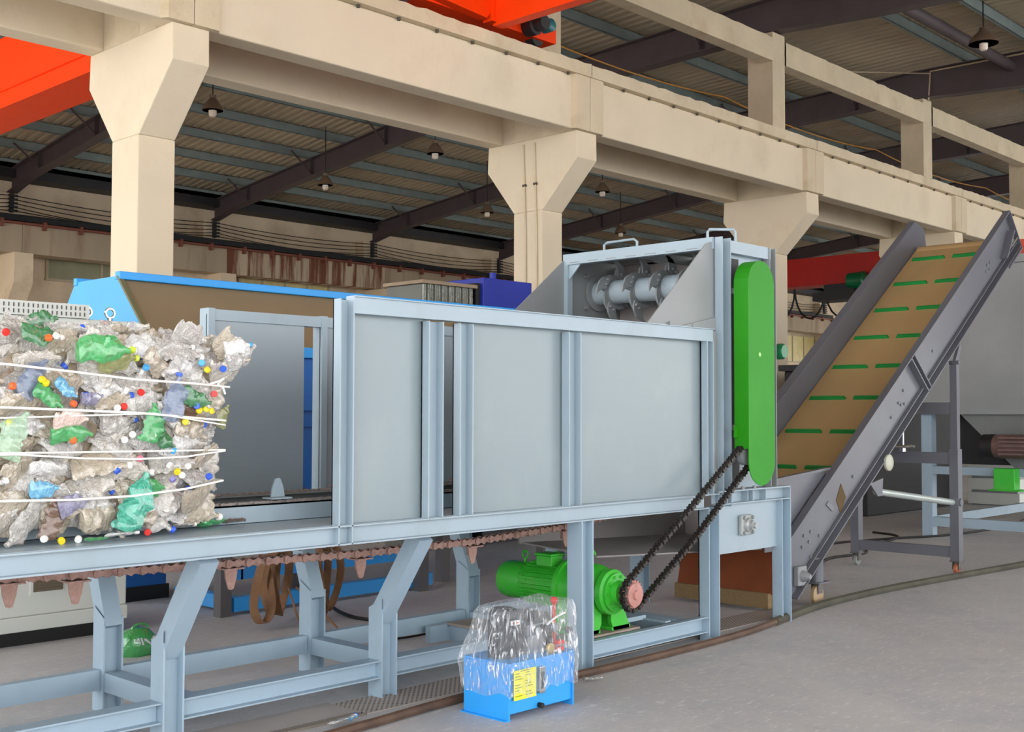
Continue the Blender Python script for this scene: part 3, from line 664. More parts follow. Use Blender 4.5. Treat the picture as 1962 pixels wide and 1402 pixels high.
# ================================================================ gear motor and drive chain
MX, MZ = 6.03, .445
G = thing('gear_motor', 'bright green gear motor under the conveyor with rusty round sprocket', 'motor', (MX, 5.2, .18))
def R_(name, mb, m_=MGREEN, **k): return mb.build(name, m_, G, **k)
a = MB(); a.lathe((MX, 4.76, MZ), (0, 1, 0), [(0, .075), (.04, .08), (.05, .125), (.07, .125), (.08, .145), (.12, .148), (.12, .118), (.16, .12)], 32); R_('front_flange', a, smooth=True)
a = MB(); a.lathe((MX, 4.90, MZ), (0, 1, 0), [(0, .13), (.06, .165), (.2, .172), (.28, .172), (.28, .188), (.31, .188), (.31, .16)], 36); R_('gearbox', a, smooth=True)
a = MB(); a.lathe((MX, 5.21, MZ), (0, 1, 0), [(0, .155), (.01, .165), (.03, .165), (.035, .13), (.36, .128), (.36, .118)], 32)
for k in range(30):
    an = 2*math.pi*k/30; c_, s_ = math.cos(an), math.sin(an)
    a.bar((MX+.135*c_, 5.25, MZ+.135*s_), (MX+.135*c_, 5.54, MZ+.135*s_), (c_, 0, s_), .03, .006)
R_('motor_body', a)
a = MB(); a.lathe((MX, 5.57, MZ), (0, 1, 0), [(0, .12), (.02, .125), (.10, .128), (.18, .128), (.22, .12), (.235, .09), (.235, .0)], 32)
R_('fan_cowl', a, smooth=True)
a = MB()
for k in range(24):
    an = 2*math.pi*k/24; c_, s_ = math.cos(an), math.sin(an); a.bar((MX+.122*c_, 5.50, MZ+.122*s_), (MX+.122*c_, 5.58, MZ+.122*s_), (c_, 0, s_), .024, .007)
R_('cooling_fins', a)
a = MB(); a.box(MX-.11, MX+.01, 5.28, 5.42, MZ+.13, MZ+.20); a.box(MX-.12, MX+.02, 5.27, 5.43, MZ+.2, MZ+.215); R_('terminal_box', a, bevel=.006)
for yy, rr in ((5.02, .17), (5.33, .135), (5.62, .12)):
    a = MB(); zz = MZ+rr; a.cyl((MX, yy, zz-.01), (MX, yy, zz+.035), .012, 8)
    a.tube([(MX, yy+.026*math.cos(q_*math.pi/6), zz+.058+.026*math.sin(q_*math.pi/6)) for q_ in range(13)], .007, 6); R_('lifting_eye', a, smooth=True)
a = MB()
for s in (-1, 1):
    a.prism([(MX+s*.05, MZ-.08), (MX+s*.15, MZ-.05), (MX+s*.24, .2), (MX+s*.24, .182), (MX+s*.08, .182), (MX+s*.05, .24)], 'y', 4.90, 4.93)
    a.prism([(MX+s*.05, MZ-.08), (MX+s*.15, MZ-.05), (MX+s*.24, .2), (MX+s*.24, .182), (MX+s*.08, .182), (MX+s*.05, .24)], 'y', 5.14, 5.17)
    a.hexa([(MX+s*.06, 4.9, .182), (MX+s*.25, 4.9, .182), (MX+s*.25, 5.17, .182), (MX+s*.06, 5.17, .182)], [(MX+s*.06, 4.9, .205), (MX+s*.25, 4.9, .205), (MX+s*.25, 5.17, .205), (MX+s*.06, 5.17, .205)])
    a.hexa([(MX+s*.09, 4.93, .2), (MX+s*.14, 4.93, .2), (MX+s*.14, 5.14, .2), (MX+s*.09, 5.14, .2)], [(MX+s*.09, 4.93, MZ-.08), (MX+s*.13, 4.93, MZ-.06), (MX+s*.13, 5.14, MZ-.06), (MX+s*.09, 5.14, MZ-.08)])
R_('mounting_foot', a)
for i in range(10):
    an = 2*math.pi*i/10; a = MB(); a.cyl((MX+.105*math.cos(an), 4.81, MZ+.105*math.sin(an)), (MX+.105*math.cos(an), 4.795, MZ+.105*math.sin(an)), .01, 6); R_('flange_bolt', a)
CY = 4.685
a = MB(); a.cyl((MX, 4.80, MZ), (MX, CY-.03, MZ), .035, 16)
vs = []
nt_ = 20
teeth = [(MX+(.098 if i % 2 else .083)*math.cos(math.pi*i/nt_), MZ+(.098 if i % 2 else .083)*math.sin(math.pi*i/nt_)) for i in range(2*nt_)]
a.prism(teeth, 'y', CY-.012, CY+.012); a.lathe((MX, CY-.012, MZ), (0, -1, 0), [(0, .078), (.014, .076), (.016, .03), (.03, .028), (.03, .012)], 24)
s_ = R_('sprocket', a, mat('sprocket_pink_rust', '#B8837A', .5, var=.2, scale=20, stain='#8E4A3A', stain_amt=.5, stain_scale=12)); s_['label'] = 'round pinkish rusty sprocket'
# drive chain loop
r1 = .10; c1 = Vector((MX, CY, MZ)); c2 = Vector((7.36, CY, 1.30)); r2_ = .085
d = (c2-c1); L_ = d.length; d.normalize(); o_ = Vector((-d.z, 0, d.x))
pts = [c2+o_*r2_]+[]
base = math.atan2(o_.z, o_.x)
pts = [c2+o_*r2_, c1.lerp(c2, .5)+o_*.085]+[c1+Vector((math.cos(base+math.pi*i/12), 0, math.sin(base+math.pi*i/12)))*r1 for i in range(13)]+[c1.lerp(c2, .5)-o_*.115, c2-o_*r2_]+[c2+Vector((math.cos(base+math.pi+math.pi*i/10), 0, math.sin(base+math.pi+math.pi*i/10)))*r2_ for i in range(1, 11)]
dc = chain(pts, .032, .042, .032); tag(dc.build('drive_chain', GREASE), 'greasy black roller chain rising from gear motor sprocket into the green guard', 'chain')
a = MB(); a.cyl((c2.x, CY+.03, c2.z), (c2.x, CY-.02, c2.z), .07, 20); a.cyl((c2.x, CY, c2.z), (c2.x, 5.2, c2.z), .03, 12); Q('jack_shaft', a, GREYD)

# ================================================================ inclined belt conveyor
I = thing('inclined_conveyor', 'steep grey inclined belt conveyor with tan belt and green cleats', 'conveyor', (11, 5.5, 0))
def J(name, mb, m_=INC, par=None, **k): return mb.build(name, m_, par or I, **k)
YA, YB = 5.02, 6.06
zu = lambda x: 3.836-.69*(13.137-x)
zl = lambda x: 3.493-.69*(13.456-x)
sl = Vector((1, 0, .69)).normalized(); nrm = Vector((-.69, 0, 1)).normalized()
def side(y0, y1, xb=8.42):
    a = MB(); a.prism([(xb-.02, zu(xb)-.03), (xb+.085, .07), (13.456, zl(13.456)), (13.37, 3.78), (13.14, zu(13.137))], 'y', y0, y1); return a
sp = J('side_plate', side(YA, YA+.01)); J('side_plate', side(YB-.01, YB))
for yc, s in ((YA, -1), (YB, 1)):
    a = MB()
    a.bar((8.42, yc+s*.03, zu(8.42)), (13.14, yc+s*.03, zu(13.14)), (0, 1, 0), .07, .012)
    a.bar((8.54, yc+s*.03, zl(8.54)+.005), (13.45, yc+s*.03, zl(13.45)+.005), (0, 1, 0), .07, .012)
    a.bar((8.62, yc+s*.02, zl(8.62)+.07), (13.4, yc+s*.02, zl(13.4)+.07), (0, 1, 0), .03, .01)
    a.bar((13.14, yc+s*.03, 3.83), (13.45, yc+s*.03, 3.49), (0, 1, 0), .07, .012)
    J('edge_flange', a)
a = MB(); a.bar((10.66, YA-.03, zu(10.66)), (11.03, YA-.03, zl(11.03)), (0, 1, 0), .07, .015); a.bar((10.72, YA-.03, zu(10.72)), (11.09, YA-.03, zl(11.09)), (0, 1, 0), .07, .015); J('joint_flange', a)
nb = MB(); 
for u_, v_ in ((8.75, .35), (8.72, .28), (8.86, .3), (8.83, .24), (9.0, .16), (8.85, .1), (9.6, .22), (10.55, .2), (10.5, .25), (10.62, .16), (10.6, .3), (10.35, .22), (11.25, .25), (12.6, .22), (12.62, .28), (12.68, .2), (12.7, .26)):
    p = Vector((u_, YA, zl(u_)+v_)); b_ = MB(); b_.cyl(p, p+Vector((0, -.012, 0)), .014, 6); J('bolt', b_, mat('bolt_grey', '#6F737C', .4))
a = MB(); c_ = Vector((9.38, YA-.003, .87)); a.add([c_+sl*.12*-1, c_+Vector((0, 0, .14)), c_+sl*.09, c_-Vector((0, 0, .13))], [(0, 1, 2, 3)])
a = MB(); p = [(9.30, .86), (9.385, 1.0), (9.47, .88), (9.375, .74)]; a.prism(p, 'y', YA-.004, YA-.001); J('inspection_hole', a, mat('hole_dark_ochre', '#5C4A2C', .9))
a = MB(); p = [(9.12, .83), (9.16, .86), (9.26, .80), (9.22, .77)]; a.prism(p, 'y', YA-.008, YA-.001); J('weld_plate', a, mat('bolt_grey', '#6F737C', .4))
zb = lambda x: zu(x)-.33
a = MB(); a.hexa([(8.5, YA+.02, zb(8.5)-.012), (13.2, YA+.02, zb(13.2)-.012), (13.2, YB-.02, zb(13.2)-.012), (8.5, YB-.02, zb(8.5)-.012)], [(8.5, YA+.02, zb(8.5)), (13.2, YA+.02, zb(13.2)), (13.2, YB-.02, zb(13.2)), (8.5, YB-.02, zb(8.5))])
top = [(13.2+.1*math.sin(q_*math.pi/8), zb(13.2)-.1+.1*math.cos(q_*math.pi/8)) for q_ in range(9)]
a.prism([(8.6, zl(8.6)+.02), (13.3, zl(13.3)+.02), (13.3, zl(13.3)+.03), (8.6, zl(8.6)+.03)], 'y', YA+.05, YB-.05)
a.prism([(8.62-.17*math.sin(q_*math.pi/10), .27+.17*math.cos(q_*math.pi/10)) for q_ in range(11)]+[(8.62-.155*math.sin(q_*math.pi/10), .27+.155*math.cos(q_*math.pi/10)) for q_ in range(10, -1, -1)], 'y', YA+.03, YB-.03)
belt = J('belt', a, BELT)
a = MB(); a.box(8.36, 8.42, YA+.1, YB-.02, .03, .15); J('timber_skid', a, TIMB); a = MB(); a.hexa([(8.40, YA+.06, .14), (8.41, YA+.06, .14), (8.41, YB-.02, .14), (8.40, YB-.02, .14)], [(8.50, YA+.06, .5), (8.51, YA+.06, .5), (8.51, YB-.02, .5), (8.50, YB-.02, .5)]); J('shaded_belt_end', a, SHBELT)  # orange brown plate stands for the belt's tail, shade put into its colour
a = MB(); a.cyl((13.2, YA+.03, zb(13.2)-.1), (13.2, YB-.03, zb(13.2)-.1), .1, 24); J('head_roller', a, BELT, smooth=True)
a = MB(); a.cyl((8.66, YA+.02, .27), (8.66, YB-.02, .27), .1, 20); J('tail_roller', a, DARKM, smooth=True)
x = 8.72
while x < 13.1:
    for ya, yb in ((YA+.03, 5.52), (5.60, YB-.07)):
        a = MB(); p = Vector((x, 0, zb(x)))
        for _ in (0,):
            q0 = p-sl*.008; q1 = p+sl*.012
            a.hexa([(q0.x, ya, q0.z), (q1.x, ya, q1.z), (q1.x, yb, q1.z), (q0.x, yb, q0.z)], [(q0.x+nrm.x*.035, ya+.01, q0.z+nrm.z*.035), (q1.x+nrm.x*.035, ya+.01, q1.z+nrm.z*.035), (q1.x+nrm.x*.035, yb-.02, q1.z+nrm.z*.035), (q0.x+nrm.x*.035, yb-.02, q0.z+nrm.z*.035)])
        a.build('cleat', CLEAT, belt)
    x += .4655
a = MB(); a.prism([(8.2, 1.06), (9.2, 1.135), (9.15, 1.0), (8.35, .5), (8.2, .5)], 'y', YA+.03, YA+.04); a.bar((8.2, YA+.02, 1.06), (9.2, YA+.02, 1.135), (0, 1, 0), .05, .02); J('feed_skirt', a)
a = MB(); a.prism([(8.2, 1.06), (9.2, 1.135), (9.15, 1.0), (8.35, .5), (8.2, .5)], 'y', YB-.05, YB-.04); J('feed_skirt', a)
# tail bearing and head box
a = MB(); a.box(8.58, 8.72, YA-.05, YA, .2, .36); tb = J('tail_bearing', a, GREYD, bevel=.01)
a = MB(); a.lathe((8.65, YA-.05, .28), (0, -1, 0), [(0, .05), (.03, .04), (.05, .03), (.07, .02)], 16); a.build('bearing_cap', GREYD, tb, smooth=True)
a = MB(); a.bar((13.0, YA-.04, 3.18+.12), (13.22, YA-.04, 3.68-.05), (0, 1, 0), .08, .02); a.bar((13.05, YA-.08, 3.2), (13.42, YA-.08, 3.46), (0, 1, 0), .02, .02); J('take_up_bracket', a)
a = MB(); a.tube([(13.1, YA-.06, 3.42), (13.33, YA-.06, 3.56)], .015, 8); a.cyl((13.2, YA-.01, 3.5), (13.2, YA-.06, 3.5), .05, 14); J('take_up_bolt', a, BOLT)
# rear stand on casters
for y in (4.98, 6.06):
    a = MB(); a.box(11.62, 11.72, y-.045, y+.045, .14, 1.25); a.box(11.635, 11.705, y-.035, y+.035, 1.25, 2.10); J('stand_post', a, INC)
for y in (4.98, 6.06):
    a = MB(); a.bar((11.67, y, 2.09), (11.80, y, 2.30), (0, 1, 0), .03, .06); a.cyl((11.67, y-.05, 2.12), (11.67, y+.05, 2.12), .02, 10); J('pivot_lug', a, INC)
for za, zb_ in ((1.60, 1.72), (1.10, 1.215), (.17, .27)):
    a = MB(); a.box(11.63, 11.71, 5.02, 6.02, za, zb_); J('stand_crossbar', a, INC)
a = MB(); a.box(10.2, 11.62, 6.02, 6.1, .17, .26); 
for y in (4.98, 6.06):
    a = MB(); a.cyl((10.05, y+.05, .90), (11.62, y+.02, .72), .032, 14); J('brace_tube', a, mat('galvanised_tube', '#B9C2BF', .3, metal=.3), smooth=True)
    a = MB(); a.prism([(9.85, .98), (10.1, 1.02), (10.08, .86), (10.0, .86)], 'y', y, y+.015); a.cyl((11.67, y-.06, .72), (11.67, y+.02, .72), .04, 12); J('brace_lug', a, INC)
a = MB()
a.tube([(11.6, 5.5, 1.215), (11.6, 5.5, 1.60)], .012, 8); a.cyl((11.6, 5.5, 1.215), (11.6, 5.5, 1.25), .03, 12)
a.tube([(11.6+.11*math.cos(q_*math.pi/10), 5.5+.11*math.sin(q_*math.pi/10), 1.27) for q_ in range(21)], .012, 8)
for q_ in range(3): a.tube([(11.6, 5.5, 1.26), (11.6+.11*math.cos(q_*2.09), 5.5+.11*math.sin(q_*2.09), 1.27)], .01, 6)
w_ = J('hand_wheel', a, CHROME, smooth=True); w_['label'] = 'chrome hand wheel'
a = MB(); a.lathe((10.15, YA-.05, 1.16), (0, -1, 0), [(0, .06), (.01, .075), (.03, .075), (.04, .06), (.04, .02)], 20); J('pulley', a, mat('pale_pulley', '#B8BAA8', .4), smooth=True)
def caster(x, y, wcol, par, r=.055, zc=.14, name='caster'):
    a = MB(); a.box(x-.06, x+.06, y-.05, y+.05, zc-.012, zc)
    a.box(x-.035, x+.035, y-.035, y-.028, zc-.09, zc); a.box(x-.035, x+.035, y+.028, y+.035, zc-.09, zc); a.cyl((x, y, zc-.03), (x, y, zc), .03, 12)
    c_ = J(name, a, mat('caster_fork', '#5F5A58', .5), par)
    a = MB(); a.lathe((x, y+.022, r), (0, -1, 0), [(0, r*.8), (.006, r), (.038, r), (.044, r*.8)], 20); a.build('wheel', wcol, c_, smooth=True)
OR = mat('orange_wheel', '#B06A4A', .5); 
caster(11.67, 4.98, OR, I); caster(11.67, 6.06, mat('grey_wheel', '#8A8E88', .5), I)
for y in (5.03, 6.0):
    a = MB(); a.cyl((8.98, y, .20), (8.98, y, .40), .055, 18); a.box(8.88, 9.08, y-.08, y+.08, .19, .20); J('front_leg', a, INC)
    caster(8.98, y, mat('cream_wheel', '#A89070', .5), I, .085, .19)
a = MB(); a.box(8.7, 9.0, 5.1, 5.9, .2, .25); J('front_crossbar', a, INC)

# ================================================================ big hopper machine at the right
B = thing('storage_hopper', 'large grey hopper on square legs at right edge beyond the incline', 'machine', (17, 5.5, 0))
def K(name, mb, m_=GREYD, par=None, **k): return mb.build(name, m_, par or B, **k)
TK = mat('tank_grey', '#8F9291', .38, var=.08, scale=.7, stain='#6F7474', stain_amt=.5, stain_scale=.5)
a = MB(); a.box(15.0, 19.5, 3.0, 6.98, 1.66, 3.55); K('tank_body', a, TK)
a = MB(); a.box(14.96, 19.54, 2.96, 7.0, 1.60, 1.66); a.box(14.95, 19.55, 2.95, 7.02, 3.5, 3.6); K('tank_rim', a, GREYD)
a = MB(); a.box(15.1, 16.1, 4.1, 5.62, 3.6, 3.8); K('hatch_frame', a, mat('orange_red_strip', '#B63A1E', .5))
a = MB(); a.box(15.3, 17.0, 3.0, 5.5, 3.8, 4.4); K('feed_box', a, GREY)
a = MB()
a.add([(15.05, 6.35, 1.6), (15.05, 3.2, 1.6), (15.3, 4.9, .75), (15.3, 5.6, .75), (19.4, 6.35, 1.6), (19.4, 3.2, 1.6), (18, 4.9, .75), (18, 5.6, .75)], [(0, 1, 2, 3), (0, 3, 7, 4), (1, 5, 6, 2), (4, 7, 6, 5), (3, 2, 6, 7)])
K('hopper_cone', a, mat('cone_grey', '#7F8280', .45))
for y in (6.8, 3.1):
    for x in (15.1, 19.3):
        a = MB(); a.box(x-.07, x+.07, y-.07, y+.07, 0, 1.6); K('leg', a, LEGB)
a = MB(); a.box(15.04, 15.16, 3.17, 6.73, .14, .26); a.box(15.04, 15.14, 3.17, 6.73, .82, .92); K('leg_brace', a, LEGB)
a = MB(); a.box(15.17, 19.23, 6.76, 6.84, .14, .26); K('leg_brace', a, LEGB)
a = MB(); a.lathe((14.9, 6.0, 1.2), (0, -1, 0), [(0, .09), (.04, .14), (.2, .14), (.22, .15), (.7, .15), (.72, .17), (.8, .17)], 24)
for i in range(5): a.box(14.72, 14.74, 5.2, 5.75, 1.1+.05*i, 1.12+.05*i)
k_ = K('drive_motor', a, mat('brown_motor', '#6E5550', .45, var=.2, scale=10), smooth=True); k_['label'] = 'dusty brown motor with dark fan cover'
a = MB(); a.lathe((14.9, 6.01, 1.2), (0, -1, 0), [(0, .1), (.02, .15), (.16, .152), (.16, .1)], 24); K('fan_cover', a, BLACK, smooth=True)
a = MB(); a.box(14.8, 14.98, 5.58, 5.84, .65, .93); a.box(14.78, 15.0, 5.52, 5.9, .65, .67); k_ = K('gear_reducer', a, MGREEN, bevel=.03); k_['label'] = 'green gear reducer'
a = MB(); a.box(15.3, 15.33, 3.3, 6.5, .95, 1.6); K('hopper_darkness', a, BLACK)  # black sheet added in place of the darkness under the hopper
t = thing('darkness_box', 'added black box standing for the darkness behind the incline stand', 'machine', (18.5, 9.8, 0))
a = MB(); a.box(17.2, 20.5, 8.75, 10.2, 0, 2.3); a.build('body', mat('far_darkness_black', '#1A1A1C', .7), t, bevel=.02)  # box added so the far background reads as dark, blackness put into its colour
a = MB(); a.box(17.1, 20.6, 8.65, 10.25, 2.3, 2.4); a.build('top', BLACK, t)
t = thing('crate', 'pale box crate standing far behind the grey hopper legs', 'crate', (19.3, 8.3, 0), 'pale crates')
for i in range(3):
    a = MB(); a.box(20.9, 21.9, 7.8, 8.7, .02+.25*i, .22+.25*i); a.build('slat', WHITE, t)
a = MB(); a.box(20.95, 21.85, 7.85, 8.65, 0, .76); a.build('body', GREYD, t)

# ================================================================ blue hooded machine behind
t = thing('hooded_conveyor', 'bright blue machine with tan sloped hood standing behind the grey conveyor walls', 'machine', (7.5, 9.4, 0))
X0, X1 = 4.75, 10.6
a = MB(); a.hexa([(X0, 8.46, 2.16), (X0+.01, 8.46, 2.16), (X0+.01, 10.2, 2.16), (X0, 10.2, 2.16)], [(X0, 9.0, 2.72), (X0+.01, 9.0, 2.72), (X0+.01, 9.74, 2.72), (X0, 9.74, 2.72)]); a.build('end_plate', BLUE, t)
a = MB(); a.hexa([(X0-.012, 8.44, 2.16), (X0+.03, 8.44, 2.16), (X0+.03, 8.47, 2.16), (X0-.012, 8.47, 2.16)], [(X0-.012, 8.98, 2.72), (X0+.03, 8.98, 2.72), (X0+.03, 9.01, 2.72), (X0-.012, 9.01, 2.72)]); a.build('edge_trim', mat('olive_edge', '#6E6A4A', .6), t)
a = MB(); a.hexa([(X0+.01, 8.46, 2.16), (X1, 8.46, 2.16), (X1, 8.47, 2.16), (X0+.01, 8.47, 2.16)], [(X0+.01, 9.0, 2.7), (X1, 9.0, 2.7), (X1, 9.01, 2.7), (X0+.01, 9.01, 2.7)]); a.build('hood_panel', TANP, t)
a = MB(); a.hexa([(X0+.01, 10.2, 2.16), (X1, 10.2, 2.16), (X1, 10.21, 2.16), (X0+.01, 10.21, 2.16)], [(X0+.01, 9.73, 2.7), (X1, 9.73, 2.7), (X1, 9.74, 2.7), (X0+.01, 9.74, 2.7)]); a.build('hood_panel', TANP, t)
a = MB(); a.box(X0-.01, X1, 8.95, 9.03, 2.69, 2.755); a.box(X0-.01, X1, 9.7, 9.76, 2.69, 2.755); a.build('rim', BLUE, t, bevel=.006)
a = MB(); a.box(X0-.1, X1, 8.40, 8.48, 2.08, 2.17); a.build('lip', BLUE, t)
a = MB(); a.box(5.15, X1, 8.46, 9.9, .62, 2.10); a.build('body', DBLUE, t)
a = MB(); a.box(5.15, X1, 8.40, 8.46, 1.62, 1.68); a.box(5.15, X1, 8.42, 8.46, 1.48, 1.5); a.build('body_rib', DBLUE, t)
a = MB(); a.box(4.9, 5.4, 9.3, 9.9, .12, 1.2); a.build('end_box', DBLUE, t); a = MB(); a.box(4.92, 5.42, 9.28, 9.9, 0, .12); a.build('skid', BLACK, t)
for x, y in ((5.2, 8.1), (6.2, 8.5), (7.2, 8.0), (7.75, 8.3), (9.5, 8.6)):
    a = MB(); a.box(x-.05, x+.05, y-.05, y+.05, 0, .95); a.build('leg', mat('dark_grey_leg', '#5C5A5C', .6), t)
a = MB(); a.box(5.0, 9.8, 8.2, 8.3, .45, .6); a.build('frame_rail', mat('dark_grey_leg', '#5C5A5C', .6), t)
a = MB(); a.box(5.28, 5.36, 8.06, 8.95, .03, .14); a.box(5.36, 7.4, 8.06, 8.14, .03, .14); a.box(5.45, 5.52, 8.3, 8.95, .24, .34); a.box(5.5, 7.2, 8.3, 8.37, .24, .34); a.build('base_frame', BLUE, t)
t = thing('plant_cabinet', 'navy blue cabinet rising above the blue hood, left of the middle column', 'cabinet', (10.65, 10.6, 0))
a = MB(); a.box(10.23, 11.11, 10.25, 11.0, 1.0, 3.27); a.build('body', NAVY, t, bevel=.008)
a = MB(); a.box(10.23, 11.11, 10.25, 11.0, 0, 1.0); a.build('base', DARKM, t)
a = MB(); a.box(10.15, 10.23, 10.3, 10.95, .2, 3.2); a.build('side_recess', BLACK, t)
a = MB(); a.box(10.5, 10.56, 10.35, 10.41, 3.27, 3.36); a.build('lifting_lug', NAVY, t)
t = thing('wrapped_machine', 'machine covered in shiny clear film under a pale board, left of the navy cabinet', 'machine', (9.7, 10.6, 0))
a = MB(); a.box(9.28, 10.1, 10.32, 10.95, 0, 3.12); a.build('body', mat('dark_grey_steel', '#4E5048', .35), t)
a = MB(); a.box(9.24, 10.14, 10.26, 10.98, 3.125, 3.165); a.build('top_board', mat('pale_board', '#9A8670', .7), t)
a = MB()
for i in range(22):
    x = 9.27+i*.038; a.box(x, x+.014, 10.285+.01*math.sin(i*2.1), 10.30+.01*math.sin(i*2.1), 2.4, 3.12)
a.build('film_wrap', plastic('film_strips', '#B8BCB0', .6, .12, .8, 12, .3), t)

# white control cabinet at the left
t = thing('control_cabinet', 'off white control cabinet with slotted vents on black plinth at left edge', 'cabinet', (3.3, 8.4, 0))
a = MB(); a.box(1.8, 4.36, 8.06, 8.9, .20, 2.27); a.build('body', WHITE, t, bevel=.01)
a = MB(); a.box(1.8, 4.36, 8.04, 8.9, .1, .2); a.build('skirt', WHITE, t, bevel=.006)
a = MB(); a.box(1.85, 4.31, 8.1, 8.88, 0, .1); a.build('plinth', BLACK, t)
up_ = MB(); up_.box(1.8, 4.03, 8.04, 8.7, 2.272, 2.37); u_ = up_.build('vent_box', WHITE, t)
for r in range(2):
    vb = MB()
    for i in range(60):
        x = 4.0-.034*i; vb.box(x-.012, x-.004, 8.036, 8.041, 2.285+.042*r, 2.312+.042*r)
    vb.build('vent_slots', mat('slot_dark', '#5A5C58', .8), u_)
a = MB(); a.box(3.64, 3.88, 8.052, 8.062, .34, .62); g_ = a.build('grille_frame', WHITE, t)
a = MB(); a.box(3.66, 3.87, 8.046, 8.054, .36, .62)
for i in range(12): a.box(3.66, 3.87, 8.04, 8.047, .37+.021*i, .38+.021*i)
a.build('grille', mat('grille_brown', '#6E6252', .8), g_)
for x in (4.09, 4.27):
    a = MB(); a.tube([(x+.035*math.cos(q_*math.pi/10), 8.2, 2.335+.035*math.sin(q_*math.pi/10)) for q_ in range(21)], .010, 6); a.cyl((x, 8.2, 2.27), (x, 8.2, 2.30), .02, 8); a.build('lifting_eye', CHROME, t, smooth=True)

# webbing loops, bag, floor cables
def band_loop(cx, cy, r, z, wob, w=.07, sq=1.0, rot=0.0):
    a = MB(); n_ = 36; P0 = []
    for i in range(n_+1):
        q_ = 2*math.pi*i/n_; rr = r*(1+.08*math.sin(3*q_+wob))
        P0.append(Vector((cx+rr*math.cos(q_)*math.cos(rot)*sq, cy+rr*math.cos(q_)*math.sin(rot)*sq+.05*math.sin(2*q_+wob), max(.01, z+rr*math.sin(q_)))))
    for i in range(n_):
        A, Bq = P0[i], P0[i+1]; o = Vector((-math.sin(rot), math.cos(rot), .15*math.sin(i*.4+wob))).normalized()*w/2; c_ = Vector(((A.x-cx)*.04, 0, (A.z-z)*.04+.004)); d_ = Vector(((Bq.x-cx)*.04, 0, (Bq.z-z)*.04+.004))
        a.hexa([A-o, A+o, Bq+o, Bq-o], [A-o+c_, A+o+c_, Bq+o+d_, Bq-o+d_])
    return a
t = thing('webbing_loops', 'brown webbing loops hanging behind the conveyor legs, left bundle', 'strap', (5.2, 7.4, 0), 'hanging webbing')
for i, (cx, r, z) in enumerate(((5.06, .24, .32), (5.2, .22, .33), (5.32, .26, .31))):
    band_loop(cx, 7.35+.08*i, r, z, i*1.7, .07, .45, .5).build('webbing_band', CARD, t)
t = thing('webbing_loops', 'brown webbing loops hanging behind the conveyor legs, right bundle', 'strap', (5.75, 7.4, 0), 'hanging webbing')
for i, (cx, r, z) in enumerate(((5.58, .25, .32), (5.72, .26, .31))):
    band_loop(cx, 7.35+.08*i, r, z, 2+i*1.7, .07, .5, .3).build('webbing_band', CARD, t)
def wire(pts, r, label, m_=BWIRE, cat='cable', name='floor_cable', grp=None):
    pts = [Vector(p) for p in pts]; o = []
    for i in range(len(pts)-1):
        p0 = pts[max(0, i-1)]; p1 = pts[i]; p2 = pts[i+1]; p3 = pts[min(len(pts)-1, i+2)]
        for k in range(6):
            u = k/6; o.append(.5*((2*p1)+(p2-p0)*u+(2*p0-5*p1+4*p2-p3)*u*u+(3*p1-p0-3*p2+p3)*u**3))
    o.append(pts[-1]); a = MB(); a.tube(o, r, 8); return tag(a.build(name, m_, smooth=True), label, cat, grp)
wire([(5.25, 7.3, .3), (5.2, 7.1, .1), (5.1, 6.85, .012), (5.3, 6.75, .012), (5.38, 6.95, .08), (5.32, 7.3, .3)], .008, 'thin brown cord loop trailing from the webbing onto floor', CARD)
wire([(6.1, 7.9, .01), (5.9, 7.5, .02), (5.85, 7.2, .015), (5.95, 6.9, .015)], .014, 'black cable end on the floor beside the middle legs')
wire([(5.4, 6.5, .012), (5.7, 6.75, .012), (6.0, 6.6, .012), (5.8, 6.35, .02), (5.5, 6.4, .012), (5.65, 6.6, .02), (5.95, 6.45, .012)], .008, 'coil of thin black wire on floor under the conveyor')
wire([(10.2, 5.9, .012), (11.0, 6.2, .012), (11.9, 6.5, .012), (12.6, 6.45, .012), (13.3, 6.75, .012), (14.6, 7.0, .012), (14.9, 7.5, .012)], .016, 'dark cable curving on the floor through the incline stand, nearer one')
wire([(10.4, 6.1, .012), (12.0, 6.75, .012), (13.1, 7.2, .012), (14.2, 7.0, .012), (15.4, 6.6, .012), (17.5, 6.6, .012), (20, 7.2, .012)], .016, 'dark cable running along the floor toward the big hopper, farther one')
# green bag
t = thing('shopping_bag', 'small green plastic bag with silver print on floor by the white cabinet', 'bag', (4.0, 7.25, 0))
a = MB(); rings = []
n_ = 20
for j, (z, sc_) in enumerate(((0.0, .9), (.02, 1.0), (.07, 1.04), (.12, .95), (.165, .6), (.18, .2))):
    for i in range(n_):
        q_ = 2*math.pi*i/n_; k_ = 1+.12*noise.noise(Vector((math.cos(q_)*2, math.sin(q_)*2, z*20)))
        rings.append((4.0+.135*sc_*k_*math.cos(q_), 7.25+.10*sc_*k_*math.sin(q_), z))
a.add(rings, [(j*n_+i, j*n_+(i+1) % n_, (j+1)*n_+(i+1) % n_, (j+1)*n_+i) for j in range(5) for i in range(n_)]+[tuple(range(n_)), tuple(5*n_+i for i in range(n_))])
a.build('bag_body', plastic('green_bag', '#2FA04A', .1, .3, .5, 18), t, smooth=True)
a = MB()
for i in range(9):
    q_ = -2.3+i*.13; a.tube([(4.0+.139*math.cos(q_+.3), 7.25-.118+.03*abs(i-4)/4, .11+.015*math.sin(i)), (4.0+.139*math.cos(q_+.42), 7.25-.118+.03*abs(i-4)/4, .09+.02*math.cos(i*2))], .007, 5)
a.build('silver_print', mat('silver_foil', '#E0E2E4', .3, metal=.4), t)
